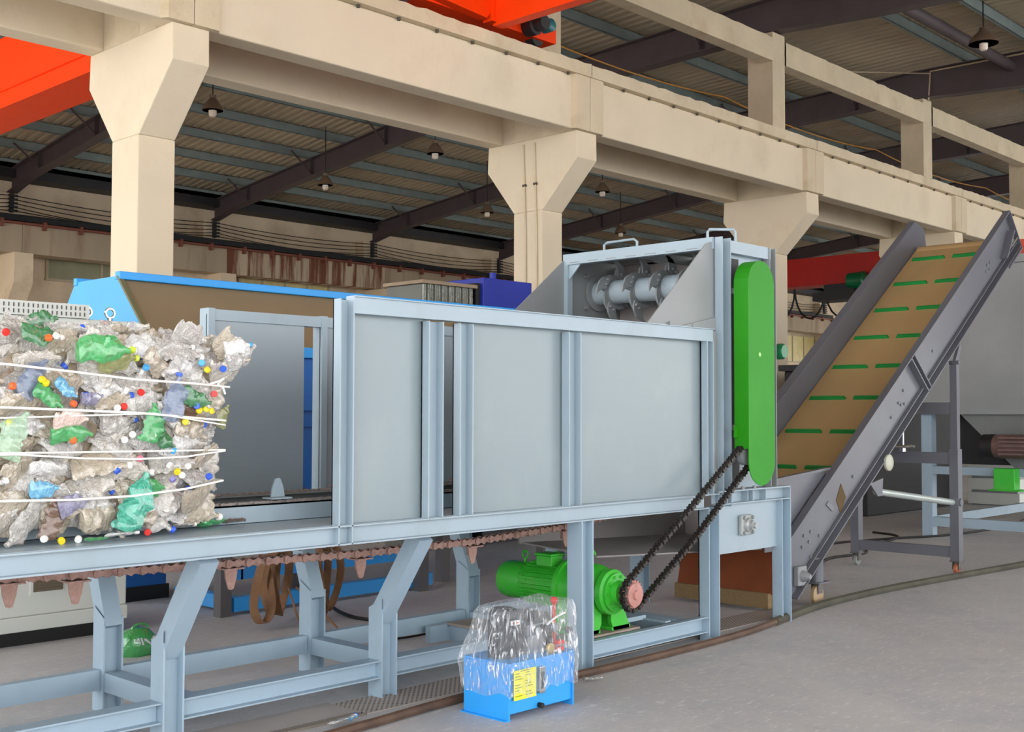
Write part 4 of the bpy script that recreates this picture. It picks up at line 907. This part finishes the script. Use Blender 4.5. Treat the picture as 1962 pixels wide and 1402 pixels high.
a = MB(); a.tube([(3.95+.06*math.cos(q_*math.pi/8)+.07, 7.24, .17+.03*math.sin(q_*math.pi/8)) for q_ in range(9)], .008, 6); a.build('handle', plastic('green_bag2', '#2FA04A', .1, .3, .5, 18), t)

# ================================================================ floor: drains, hose
def drain_mat():
    M = bpy.data.materials.new('punched_drain_plate'); M.use_nodes = True; t = M.node_tree; p = t.nodes['Principled BSDF']; N = t.nodes.new; Lk = t.links.new
    co = N('ShaderNodeTexCoord'); sp_ = N('ShaderNodeSeparateXYZ'); Lk(co.outputs['Object'], sp_.inputs[0])
    def mth(op, a, b=None):
        m_ = N('ShaderNodeMath'); m_.operation = op
        for i, v in enumerate((a, b)):
            if v is None: continue
            if isinstance(v, (int, float)): m_.inputs[i].default_value = v
            else: Lk(v, m_.inputs[i])
        return m_.outputs[0]
    kx, ky = 2*math.pi/.036, 2*math.pi/.036
    sx_ = mth('SINE', mth('MULTIPLY', sp_.outputs[0], kx)); sy_ = mth('SINE', mth('MULTIPLY', sp_.outputs[1], ky))
    pr_ = mth('MULTIPLY', sx_, sy_); g = mth('GREATER_THAN', pr_, .45)
    mx = N('ShaderNodeMixRGB'); Lk(g, mx.inputs[0]); mx.inputs[1].default_value = lin('#AFA69E'); mx.inputs[2].default_value = lin('#2C2622'); Lk(mx.outputs[0], p.inputs['Base Color']); p.inputs['Roughness'].default_value = .7
    return M
DM = drain_mat(); SOL = mat('drain_cover_plate', '#A8A29C', .65, var=.1, scale=3)
a = MB(); a.box(4.06, 5.62, 4.93, 5.22, .001, .008); tag(a.build('drain_grate', DM), 'punched metal drain grate in floor left of the wrapped blue unit', 'drain')
a = MB(); a.box(5.78, 8.6, 4.93, 5.22, .001, .008); tag(a.build('drain_grate', DM), 'punched metal drain grate in the floor under the gear motor shelf', 'drain')
a = MB(); a.box(2.6, 4.05, 4.99, 5.26, .001, .010); tag(a.build('drain_cover', SOL), 'plain metal drain cover plate at bottom left of the floor', 'drain')
a = MB()
for i in range(60): a.box(2.6+.024*i, 2.614+.024*i, 4.94, 4.985, .001, .012)
a.box(2.6, 4.05, 4.925, 4.935, .001, .012); tag(a.build('drain_grate', mat('slot_grate', '#857C72', .7)), 'narrow slotted drain strip along the plain cover plate', 'drain')
hose = [(-1.5, 4.6), (3.0, 4.68), (3.83, 4.72), (4.35, 4.77), (4.9, 4.79), (5.47, 4.70), (6.5, 4.69), (7.3, 4.72), (7.9, 4.80), (8.5, 4.90), (9.1, 4.96), (10.1, 4.96), (11.4, 4.86), (12.8, 4.74), (14.5, 4.6), (17, 4.4)]
wire([(x, y-.02, .026) for x, y in hose[:9]], .025, 'long dirty brown pipe lying on floor in front of the machine legs', PIPE, 'pipe', 'floor_pipe')
wire([(x, y-.02, .028) for x, y in hose[8:]], .034, 'greenish grey hose continuing from the brown pipe to the right', mat('greenish_hose', '#4E4C40', .8, var=.25, scale=5, stain='#3A322A', stain_amt=.7), 'pipe', 'floor_hose')  # hose made darker and thicker, the shadow line along it put into its colour

# ================================================================ blue hydraulic unit with clear wrap
U = thing('hydraulic_unit', 'bright blue hydraulic power unit with yellow label standing on the floor', 'machine', (4.74, 4.46, 0))
def V_(name, mb, m_, par=None, **k): return mb.build(name, m_, par or U, **k)
x0, x1, y0, y1 = 4.485, 4.985, 4.30, 4.62
a = MB(); a.box(x0, x1, y0, y1, .03, .285); tank = V_('tank', a, BLUEW, bevel=.004)
a = MB(); a.box(x0-.012, x0, y0-.012, y1, 0, .285); a.box(x0-.03, x0+.01, y0-.01, y1+.01, 0, .006); V_('end_plate', a, BLUEW); a = MB(); a.box(x1, x1+.01, y0-.01, y1+.01, 0, .30); V_('end_plate', a, BLUEW)
a = MB(); a.box(x0-.005, x1+.01, y0-.008, y1+.01, .285, .295); V_('lid', a, BLUEW)
a = MB(); a.box(4.512, 4.685, y0-.014, y0-.0125, .10, .255); lb = V_('label_plate', a, YELL)
a = MB()
for r in range(9):
    for c in range(2):
        if (r+c) % 4 != 3: a.box(4.522+.08*c, 4.522+.08*c+.03+.012*((r*7+c*3) % 3), y0-.0155, y0-.014, .235-.0145*r, .2385-.0145*r)
a.box(4.56, 4.64, y0-.0155, y0-.014, .246, .25)
a.build('printed_text', INK, lb)
a = MB(); a.box(4.70, 4.745, y0-.028, y0-.0, .11, .25); lg = V_('level_gauge', a, CHROME, bevel=.004)
a = MB(); a.box(4.712, 4.733, y0-.031, y0-.026, .135, .225); a.build('gauge_glass', mat('gauge_glass', '#3A4A50', .1), lg)
a = MB(); a.cyl((4.72, y0-.03, .045), (4.72, y0, .045), .014, 12); V_('drain_plug', a, BLACK)
a = MB(); a.lathe((4.61, 4.46, .295), (0, 0, 1), [(0, .085), (.02, .085), (.03, .07), (.2, .07), (.21, .078), (.25, .075), (.26, .05)], 24)
for k in range(20): a.bar((4.61+.072*math.cos(k*.314), 4.46+.072*math.sin(k*.314), .33), (4.61+.072*math.cos(k*.314), 4.46+.072*math.sin(k*.314), .49), (math.cos(k*.314), math.sin(k*.314), 0), .02, .004)
V_('pump_motor', a, mat('dark_motor', '#3A3E44', .4))
DM2 = mat('dark_valve', '#33373C', .35, metal=.3); SM2 = mat('silver_valve', '#9AA0A6', .3, metal=.6)
a = MB(); a.box(4.72, 4.84, 4.38, 4.5, .295, .40); a.box(4.70, 4.90, 4.36, 4.44, .40, .46); V_('valve_block', a, SM2, bevel=.004)
for i in range(3):
    a = MB(); a.lathe((4.74+.07*i, 4.34, .43), (0, -1, 0), [(-.14, .018), (-.05, .018), (-.05, .024), (.02, .024), (.025, .015)], 12); V_('solenoid', a, DM2 if i % 2 else SM2)
a = MB(); a.cyl((4.86, 4.5, .295), (4.86, 4.5, .50), .03, 16); a.cyl((4.93, 4.42, .295), (4.93, 4.42, .36), .028, 16); V_('filter', a, DM2)
a = MB(); a.lathe((4.955, 4.40, .545), (0, 0, 1), [(0, .012), (.01, .02), (.025, .02), (.035, .01)], 12); a.cyl((4.955, 4.40, .295), (4.955, 4.40, .55), .008, 8); V_('red_knob', a, REDP)
for i in range(4):
    a = MB(); a.cyl((4.90+.035*(i % 2), 4.315, .31+.035*(i//2)), (4.90+.035*(i % 2), 4.345, .31+.035*(i//2)), .012, 10); V_('port_plug', a, REDP)
a = MB(); a.lathe((4.83, 4.325, .325), (0, -1, 0), [(0, .028), (.015, .03), (.02, .02)], 16); V_('gauge', a, mat('brass', '#B8A060', .4, metal=.5))
a = MB(); a.cyl((4.99, 4.34, .40), (5.02, 4.33, .40), .02, 12); V_('hose_fitting', a, DM2)
a = MB(); a.box(4.59, 4.66, 4.383, 4.386, .468, .492); wl = V_('arrow_sticker', a, WHITEP)
a = MB(); a.box(4.605, 4.65, 4.381, 4.383, .477, .481); a.prism([(4.60, .479), (4.615, .487), (4.615, .471)], 'y', 4.381, 4.383); a.build('printed_arrow', REDP, wl)
a = MB(); a.tube(sag((4.75, 4.335, .40), (4.97, 4.33, .50), -.02, 8), .006, 6); V_('thin_hose', a, WHITEP, smooth=True)
# clear film draped over it
def rrect(xa, xb, ya, yb, n_=64):
    o = []; per = 2*(xb-xa)+2*(yb-ya)
    for i in range(n_):
        s = per*i/n_
        if s < xb-xa: o.append((xa+s, ya))
        elif s < (xb-xa)+(yb-ya): o.append((xb, ya+s-(xb-xa)))
        elif s < 2*(xb-xa)+(yb-ya): o.append((xb-(s-(xb-xa)-(yb-ya)), yb))
        else: o.append((xa, yb-(s-2*(xb-xa)-(yb-ya))))
    return o
lev = [(.13, .012, 0, 1), (.16, .014, 0, 1), (.22, .02, .0, 1), (.27, .03, .0, 1), (.31, .015, 0, 1), (.36, .01, .01, 1), (.42, .0, .03, 1), (.48, -.0, .045, 1), (.53, -.005, .05, 1), (.562, -.012, .065, 1), (.575, -.04, .10, 1)]
N_ = 84; a = MB(); vs = []
for j, (z, g_, lx, _) in enumerate(lev):
    ring = rrect(x0-.012-g_*.6+lx, x1+.012+g_*.5, y0-.02-g_*.6, y1+.01+g_*.5-lx*.6, N_)
    for i, (px, py) in enumerate(ring):
        nz = noise.noise(Vector((px*14, py*14, z*9)))*.016+noise.noise(Vector((px*45, py*45, z*22)))*.009
        cx, cy = 4.74, 4.46; d_ = Vector((px-cx, py-cy)).normalized()
        zz = z+(.06*noise.noise(Vector((i*.23, 3.3, 0))) if j == 0 else .008*noise.noise(Vector((px*20, py*20, 9)))+(.0 if j < 8 else .02*(px-4.74)))
        vs.append((px+d_.x*abs(nz)*1.1, py+d_.y*abs(nz)*1.1, zz))
fs = [(j*N_+i, j*N_+(i+1) % N_, (j+1)*N_+(i+1) % N_, (j+1)*N_+i) for j in range(len(lev)-1) for i in range(N_)]+[tuple((len(lev)-1)*N_+i for i in range(N_))]
a.add(vs, fs)
# tail of loose film at the left corner
def clear_film():
    M = bpy.data.materials.new('clear_stretch_film'); M.use_nodes = True; t = M.node_tree; N = t.nodes.new; Lk = t.links.new; p = t.nodes['Principled BSDF']
    p.inputs['Base Color'].default_value = (.85, .88, .92, 1); p.inputs['Roughness'].default_value = .12; p.inputs['Specular IOR Level'].default_value = 1.0
    co = N('ShaderNodeTexCoord'); mp = N('ShaderNodeMapping'); mp.inputs['Scale'].default_value = (1, 1, .28); mp.inputs['Rotation'].default_value = (.3, .2, .5); Lk(co.outputs['Object'], mp.inputs[0])
    n = N('ShaderNodeTexNoise'); n.inputs['Scale'].default_value = 24; n.inputs['Detail'].default_value = 4; n.inputs['Distortion'].default_value = 2.2; Lk(mp.outputs[0], n.inputs[0])
    b = N('ShaderNodeBump'); b.inputs['Strength'].default_value = 1; b.inputs['Distance'].default_value = .03; Lk(n.outputs[0], b.inputs['Height']); Lk(b.outputs[0], p.inputs['Normal'])
    r = N('ShaderNodeValToRGB'); Lk(n.outputs[0], r.inputs[0]); e = r.color_ramp.elements; e[0].position = .38; e[0].color = (.12,)*3+(1,); e[1].position = .68; e[1].color = (.95,)*3+(1,)
    m_ = e.new(.56); m_.color = (.22,)*3+(1,)
    tr = N('ShaderNodeBsdfTransparent'); mx = N('ShaderNodeMixShader'); Lk(r.outputs[0], mx.inputs[0]); Lk(tr.outputs[0], mx.inputs[1]); Lk(p.outputs[0], mx.inputs[2]); Lk(mx.outputs[0], t.nodes['Material Output'].inputs[0])
    return M
o = a.build('plastic_wrap', clear_film(), smooth=True); tag(o, 'clear crinkled plastic film draped over the blue hydraulic unit', 'wrap')

# ================================================================ bale of crushed bottles
CL = [plastic('clear_pet_a', '#E2DBD0', .36, .1, .9, 34, .3), plastic('clear_pet_b', '#ECE8E2', .42, .08, 1.0, 46, .35), plastic('clear_pet_c', '#D6C9B4', .34, .12, .9, 28, .25), plastic('clear_pet_d', '#F4F2F0', .36, .08, 1.0, 40, .45)]
COLM = {'green': plastic('green_pet', '#3CC468', .35, .1, .9, 30), 'dark green': plastic('dkgreen_pet', '#178A44', .3, .12, .9, 30), 'olive': plastic('olive_pet', '#A4A85E', .4, .12, .9, 30), 'pale green': plastic('pgreen_pet', '#BCE4C0', .5, .1, .9, 30),
        'teal': plastic('teal_pet', '#3CC4A6', .25, .12, 1.0, 44), 'blue': plastic('blue_pet', '#7C90B4', .45, .12, .9, 30), 'pink': plastic('pink_film', '#F0D4C8', .1, .35, .6, 30), 'brown': plastic('brown_pet', '#7A5238', .3, .2, .9, 30),
        'sky blue': plastic('sky_film', '#6CBEE8', .2, .3, .6, 30), 'violet': plastic('violet_pet', '#A4A2C8', .4, .12, .9, 30), 'white': plastic('white_film', '#EEEDEA', .15, .3, .6, 30)}
def cap_m(n_, c): return mat('cap_'+n_.replace(' ', '_'), c, .35, var=.02)
CAPM = {'red': cap_m('red', '#E0322C'), 'orange': cap_m('orange', '#F2703A'), 'yellow': cap_m('yellow', '#F2DC2C'), 'blue': cap_m('blue', '#3A66E0'), 'light blue': cap_m('light blue', '#4AA8E8'), 'white': cap_m('white', '#F2F0EC'), 'green': cap_m('green', '#1F9A46'), 'violet': cap_m('violet', '#8C86C8'), 'lime': cap_m('lime', '#C8D84A'), 'pink': cap_m('pink', '#F088A0')}
def bottle_mesh(seed, L=.24, R=.042, flat=.5):
    rnd = random.Random(seed); nL, nR = 22, 18; vs = []
    bend = rnd.uniform(-.25, .25); tw = rnd.uniform(-1.2, 1.2); so = rnd.uniform(0, 99)
    prof = []
    for i in range(nL+1):
        t_ = i/nL
        if t_ < .04: r = .75+t_*6
        elif t_ < .70: r = 1
        elif t_ < .90: r = 1-(t_-.70)/.20*.68
        else: r = .32
        if t_ < .7: r *= 1-.06*abs(math.sin(t_*26))
        prof.append((t_, r))
    for t_, r in prof:
        crush = flat*(.75+.5*noise.noise(Vector((t_*3, so, 0)))) if t_ < .88 else .9
        w = (1+.45*(1-crush))
        cx = (t_-.5)*L; off = bend*L*(t_-.5)**2*2+.012*noise.noise(Vector((t_*5, so, 4)))
        for k in range(nR):
            q_ = 2*math.pi*k/nR+tw*(t_-.5)
            rr = R*r*(1+.42*noise.noise(Vector((t_*7+so, math.cos(q_)*1.6, math.sin(q_)*1.6)))*(1 if t_ < .86 else .1)+.22*abs(noise.noise(Vector((t_*15, math.cos(q_)*2.5+so, math.sin(q_)*2.5))))*(1 if t_ < .86 else 0))
            vs.append((cx, rr*crush*math.sin(q_), rr*w*math.cos(q_)+off))
    fs = [(j*nR+i, j*nR+(i+1) % nR, (j+1)*nR+(i+1) % nR, (j+1)*nR+i) for j in range(nL) for i in range(nR)]+[tuple(range(nR))[::-1], tuple(nL*nR+i for i in range(nR))]
    me = bpy.data.meshes.new('crushed_bottle'); me.from_pydata(vs, [], fs)
    for p in me.polygons: p.use_smooth = True
    try: me.set_sharp_from_angle(angle=math.radians(38))
    except Exception: pass
    end = bend*L*.25*2
    return me, (L/2, 0, bend*L*.5)
VAR = [bottle_mesh(100+i, random.uniform(.19, .27), random.uniform(.036, .048), random.uniform(.32, .7)) for i in range(14)]
VARM = {}
def bmesh_for(i, mm, key):
    if (i, key) not in VARM:
        me = VAR[i][0].copy(); me.materials.clear(); me.materials.append(mm); VARM[(i, key)] = me
    return VARM[(i, key)]
capb = MB(); capb.lathe((0, 0, 0), (1, 0, 0), [(0, .0155), (.002, .0165), (.016, .0165), (.019, .0145)], 16)
CAPME = {}
def cap_mesh(c):
    if c not in CAPME:
        me = bpy.data.meshes.new('cap'); me.from_pydata([v for v in capb.v], [], capb.f); me.materials.append(CAPM[c]); CAPME[c] = me
    return CAPME[c]
ZS = [1.77, 1.60, 1.41, 1.23]
def zone(x, z):
    r = ['above the top strap', 'between the top and second straps', 'between the second and third straps', 'between the third and lowest straps', 'below the lowest strap'][sum(z < k for k in ZS)]
    c = 'at far left' if x < 2.28 else ('left of middle' if x < 2.55 else ('right of middle' if x < 2.85 else 'at right'))
    return r+', '+c
rb = random.Random(11)
def put_bottle(x, y, z, rot, i, mm, key, label, group, cap=None, sc=1.0):
    o = bpy.data.objects.new('crushed_bottle', bmesh_for(i, mm, key)); COL.objects.link(o)
    o.location = (x, y, z); o.rotation_euler = rot; o.scale = (sc, sc, sc); tag(o, label, 'bottle', group)
    if cap:
        c = bpy.data.objects.new('cap', cap_mesh(cap)); COL.objects.link(c); c.parent = o; c.location = VAR[i][1]
    return o
BX0, BX1, BY0, BY1, BZ0, BZ1 = .9, 3.13, 5.06, 6.22, 1.17, 1.92
def lumpy_core():
    a = MB(); n_ = 46; m_ = 24; vs = []
    def pt(u, v):           # u around, v up
        per = [(BX0, BY0), (BX1, BY0), (BX1, BY1), (BX0, BY1)]; s = u*4; k = int(s) % 4; f_ = s-int(s); A = per[k]; Bq = per[(k+1) % 4]
        return A[0]+(Bq[0]-A[0])*f_, A[1]+(Bq[1]-A[1])*f_
    N1 = 120
    for j in range(m_+1):
        z = BZ0+(BZ1-BZ0)*j/m_
        for i in range(N1):
            x, y = pt(i/N1, 0); d_ = noise.noise(Vector((x*9, y*9, z*11)))*.05+noise.noise(Vector((x*23, y*23, z*29)))*.03
            cx, cy = 2.0, 5.64; dx, dy = x-cx, y-cy; l_ = math.hypot(dx, dy)
            e = 1-.03*(1 if j in (0, m_) else 0)
            vs.append((x+dx/l_*d_-(0 if j < m_ else .0), y+dy/l_*d_*e, z))
    fs = [(j*N1+i, j*N1+(i+1) % N1, (j+1)*N1+(i+1) % N1, (j+1)*N1+i) for j in range(m_) for i in range(N1)]
    fs += [tuple(range(N1)), tuple(m_*N1+i for i in range(N1))]
    a.add(vs, fs); return a
core = lumpy_core().build('pressed_plastic', mat('pressed_plastic_core', '#B5A48C', .5, var=.35, scale=16, bump=1.0, bscale=30, stain='#5A4636', stain_amt=.8, stain_scale=11), smooth=True)
tag(core, 'dense mass of pressed plastic filling the strapped bale on the conveyor', 'bale', None, 'stuff')
cnt = 0
# coloured, placed where the photograph shows them
special = [('green', 2.54, 4.93, 1.885, 0.05, 'large bright green crushed bottle lying flat near the bale top', 1.15, None), ('olive', 2.62, 4.96, 1.83, .15, 'olive green crushed bottle with lime cap right under the bright green bottle', .9, 'lime'),
 ('dark green', 2.40, 5.25, 2.015, .4, 'dark green crumpled bottle standing up on top of the bale', .8, None), ('dark green', 2.27, 4.97, 1.93, -.1, 'thin green flattened bottle along the upper left of the bale', .75, None),
 ('green', 2.80, 4.94, 1.55, 1.35, 'green bottle standing upright by the second strap', .8, None), ('dark green', 2.86, 4.97, 1.48, -.8, 'dark green torn bottle under the upright green bottle', .7, None),
 ('teal', 2.715, 4.93, 1.19, 1.1, 'round teal crushed bottle crossed by the lowest strap', 1.2, None), ('green', 2.80, 4.97, 1.25, .2, 'green scrap bottle just above and right of the teal one', .7, None),
 ('pink', 2.40, 4.94, 1.575, .1, 'pale pink wrapped bottle crossed by the second strap', .8, None), ('green', 2.41, 4.95, 1.51, 0, 'green bottle base under the pale pink wrapper', .75, None),
 ('blue', 2.91, 4.94, 1.66, 1.25, 'slate blue crushed bottle standing below the top strap at right', .9, 'blue'), ('dark green', 3.02, 4.95, 1.66, -.3, 'dark green bottle beside the slate blue one', .8, None),
 ('green', 2.30, 4.94, 1.665, -.6, 'small green bottle neck below the top strap at left', .6, None), ('pale green', 2.14, 4.94, 1.51, 1.2, 'pale green bottle at left edge under the second strap', .9, None),
 ('blue', 2.24, 4.97, 1.75, 1.0, 'bluish clear bottle crossed by the top strap at left', .9, None), ('sky blue', 2.28, 4.93, 1.27, 0, 'sky blue labelled bottle above the lowest strap at left', .65, None),
 ('violet', 2.42, 4.95, 1.205, .3, 'violet tinted bottle just under the lowest strap', .7, None), ('brown', 2.34, 4.96, 1.14, 1.3, 'brown crushed bottle low in the bale at left', .8, None),
 ('brown', 3.0, 4.98, 1.60, .2, 'dark brown crushed bottle near the second strap at right', .7, None), ('violet', 2.50, 4.95, 1.66, .1, 'dark violet wrapped bottle below the top strap at middle', .5, None),
 ('sky blue', 2.37, 4.93, 1.70, -.7, 'sky blue scrap just below the top strap', .5, None), ('white', 3.26, 4.98, 1.93, .2, 'white labelled bottle sticking out at the top right corner', .7, 'light blue'),
 ('olive', 3.20, 5.0, 1.585, 1.2, 'olive bottle at the right edge by the second strap', .6, None), ('white', 2.28, 4.93, 1.37, 0, 'white labelled bottle end under the third strap at left', .5, None)]
for i, (c, x, y, z, r, lb_, sc_, cp) in enumerate(special):
    put_bottle(x, y, z, (rb.uniform(-.3, .3), -r, rb.uniform(-.1, .1)), i % 14, COLM[c], c, lb_, None, cp, sc_)
# clear ones, three jittered layers over the seen face, then the top edge and the right corner
pos = []
for L_i, (yy, step, n_) in enumerate(((5.075, .115, 0), (5.035, .12, 0), (5.0, .125, 0))):
    z = 1.105
    while z < 1.96:
        x = 1.62+rb.uniform(0, .1)
        while x < 3.12:
            pos.append((x+rb.uniform(-.03, .03), yy+rb.uniform(-.02, .02), z+rb.uniform(-.02, .02))); x += rb.uniform(.15, .21)
        z += step*rb.uniform(.62, .8)
CG = 'clear crushed bottles in the bale'; CLAB = 'crushed clear plastic bottle pressed into the strapped bale'
for (x, y, z) in pos[:215]: pass
rb.shuffle(pos)
for (x, y, z) in pos[:225]:
    i = rb.randrange(14); k = rb.randrange(4)
    zz = z if z < 1.93 or x < 2.95 else z-.05
    if zz < 1.125: zz = 1.125
    rl = rb.choice([rb.gauss(0, .35), rb.gauss(0, .5), rb.uniform(-1.5, 1.5), math.pi+rb.gauss(0, .4)])
    put_bottle(min(x, 3.12), y, zz, (rb.uniform(-.6, .6), rl, rb.uniform(-.3, .3)), i, CL[k], 'c%d' % k, CLAB, CG, rb.choice([None, None, None, 'white', 'blue', 'white']), rb.uniform(.8, 1.1))
for j in range(26):      # along the top edge
    x = 1.7+j*.057+rb.uniform(-.02, .02); k = rb.randrange(4)
    put_bottle(min(x, 3.1), 5.05+rb.uniform(0, .3), 1.955-.03*max(0, (x-2.8)/.3)+rb.uniform(-.015, .02), (rb.uniform(-1, 1), rb.gauss(0, .3), rb.uniform(-.8, .8)), rb.randrange(14), CL[k], 'c%d' % k, 'crushed clear plastic bottle lying along the top edge of the bale', 'clear bottles along the bale top', None, rb.uniform(.85, 1.1))
for j in range(26):      # right hand corner, bulging out toward the top
    z = 1.135+j*.031; k = rb.randrange(4); o_ = .05*max(0, (z-1.5)/.4)
    put_bottle(3.155+o_+rb.uniform(-.02, .02), 5.08+rb.uniform(-.04, .10), z, (rb.uniform(-.5, .5), rb.uniform(.9, 2.1), rb.uniform(-.4, .4)), rb.randrange(14), CL[k], 'c%d' % k, 'crushed clear plastic bottle bulging from the right corner of the bale', 'clear bottles at the bale corner', None, rb.uniform(.7, .95))
for (x, z, r, lb_) in ((3.30, 1.87, -.5, 'clear crushed bottle poking farthest out at the upper right corner of the bale'), (3.22, 1.80, -.3, 'clear bottle with its neck out just above the top strap at right'), (3.24, 1.90, .6, 'clear bottle sticking up at the bale top right'), (3.02, 1.975, .2, 'tan tinted clear bottle on the top edge right of middle')):
    put_bottle(x, 5.0, z, (.4, r, .1), int(x*10) % 14, CL[int(z*100) % 4], 'c%d' % (int(z*100) % 4), lb_, None, None, .95)
caps = [('red', 2.735, 1.695), ('orange', 2.14, 1.71), ('orange', 2.41, 1.64), ('orange', 2.42, 1.475), ('white', 2.33, 1.925), ('white', 2.62, 1.62), ('blue', 3.165, 1.815), ('light blue', 3.05, 1.835), ('yellow', 3.075, 1.80), ('red', 3.12, 1.69),
 ('yellow', 2.27, 1.735), ('yellow', 2.29, 1.72), ('yellow', 2.97, 1.555), ('yellow', 3.07, 1.61), ('yellow', 3.10, 1.605), ('yellow', 3.04, 1.605), ('white', 2.70, 1.50), ('white', 2.66, 1.48), ('light blue', 2.90, 1.425), ('yellow', 2.93, 1.33), ('blue', 3.10, 1.29), ('violet', 2.90, 1.295), ('white', 2.95, 1.31),
 ('pink', 2.73, 1.39), ('red', 2.78, 1.055), ('white', 2.45, 1.05), ('yellow', 2.37, 1.05), ('white', 2.30, 1.06), ('yellow', 2.13, 1.56), ('orange', 2.30, 1.915), ('red', 2.655, 1.63), ('light blue', 2.76, 1.80), ('blue', 2.62, 1.345), ('white', 2.80, 1.50), ('white', 2.52, 1.665), ('light blue', 2.36, 1.73), ('red', 2.115, 1.94), ('blue', 3.03, 1.63), ('white', 2.88, 1.36), ('lime', 2.69, 1.88)]
seen = {}
for c, x, z in caps:
    lb_ = c+' cap in the bale '+zone(x, z); g_ = None
    o = bpy.data.objects.new('bottle_cap', cap_mesh(c)); COL.objects.link(o); o.location = (x, 4.955, z); o.rotation_euler = (0, rb.uniform(-.9, .9), -math.pi/2+rb.uniform(-.9, .9)); o.scale = (.95, .95, .95)
    tag(o, lb_, 'bottle cap', 'loose bottle caps in the bale')
# straps
def strap(pts, label, r=.0055):
    back = [(3.30, 5.6), (3.24, 6.3), (2.0, 6.36), (.85, 6.3), (.82, 5.6), (.85, 5.0)]
    z = pts[-1][2]; P_ = [Vector(p) for p in pts]+[Vector((x, y, z)) for x, y in back]+[Vector(pts[0])]
    a = MB(); a.tube(P_, r, 8); tag(a.build('bale_strap', ROPE, smooth=True), label, 'strap', 'white bale straps')
YS = 4.915
strap([(1.2, YS, 1.83), (2.11, YS, 1.80), (2.4, YS, 1.776), (2.68, YS, 1.75), (3.0, YS+.01, 1.737), (3.22, 4.98, 1.725)], 'topmost white strap around the bale, with tied knot at right')
strap([(1.2, YS, 1.625), (2.11, YS, 1.620), (2.68, YS, 1.60), (2.84, YS, 1.588), (3.2, 4.98, 1.562)], 'second white strap of the bale, upper strand')
strap([(2.78, YS-.003, 1.596), (2.9, YS, 1.58), (3.2, 4.98, 1.54)], 'second white strap of the bale, thin lower strand splitting off at right', .004)
strap([(1.2, YS, 1.432), (2.11, YS, 1.430), (2.7, YS, 1.425), (3.2, 4.98, 1.42)], 'third white strap of the bale, straight upper strand', .0045)
strap([(1.2, YS-.004, 1.428), (2.15, YS-.004, 1.424), (2.45, YS-.004, 1.40), (2.7, YS-.004, 1.39), (2.95, YS, 1.395), (3.2, 4.98, 1.415)], 'third white strap of the bale, sagging lower strand', .0045)
strap([(1.2, YS, 1.238), (2.12, YS, 1.232), (2.4, YS, 1.222), (2.68, YS, 1.225), (2.95, YS, 1.245), (3.19, 4.98, 1.272)], 'lowest white strap crossing the teal bottle')
wire([(3.06, 4.90, 1.735), (3.1, 4.88, 1.75), (3.14, 4.9, 1.765), (3.1, 4.89, 1.735), (3.12, 4.88, 1.72), (3.14, 4.89, 1.69)], .005, 'loose knotted end of the topmost bale strap', ROPE, 'strap', 'strap_knot')
# litter on the deck and on the floor
def litter(x, y, z, rot, i, mm, key, label, cap=None, sc=.8): put_bottle(x, y, z, rot, i, mm, key, label, None, cap, sc)
litter(3.02, 5.06, 1.065, (1.4, 0, .15), 2, CL[0], 'c0', 'clear crushed bottle with white cap lying on the deck beside the bale', 'white', .8)
litter(3.22, 5.14, 1.06, (1.5, 0, .25), 5, COLM['green'], 'green', 'thin green bottle scrap on the deck beside the bale', None, .8)
litter(3.36, 5.12, 1.06, (1.3, 0, 0), 7, COLM['brown'], 'brown', 'crumpled brown scrap alone on the deck right of the bale', None, .6)
litter(2.62, 4.90, 1.06, (1.4, 0, .1), 3, COLM['white'], 'white', 'white twisted film at the foot of the bale above the deck edge', None, .7)
litter(2.50, 4.88, 1.05, (1.5, 0, 0), 9, COLM['green'], 'green', 'green strip at the foot of the bale left of the red cap', None, .4)
litter(3.80, 4.82, .042, (1.3, 0, .2), 4, CL[3], 'c3', 'clear crushed bottle with blue label on floor at bottom left of the blue unit', 'blue', .75)
litter(3.86, 4.80, .045, (1.2, 0, .3), 6, COLM['sky blue'], 'sky blue', 'small blue label scrap on the floor beside the crushed bottle', None, .35)
litter(5.49, 4.56, .022, (1.5, 0, -.55), 8, CL[1], 'c1', 'flat clear crushed bottle on floor to the right of the blue unit', None, .6)
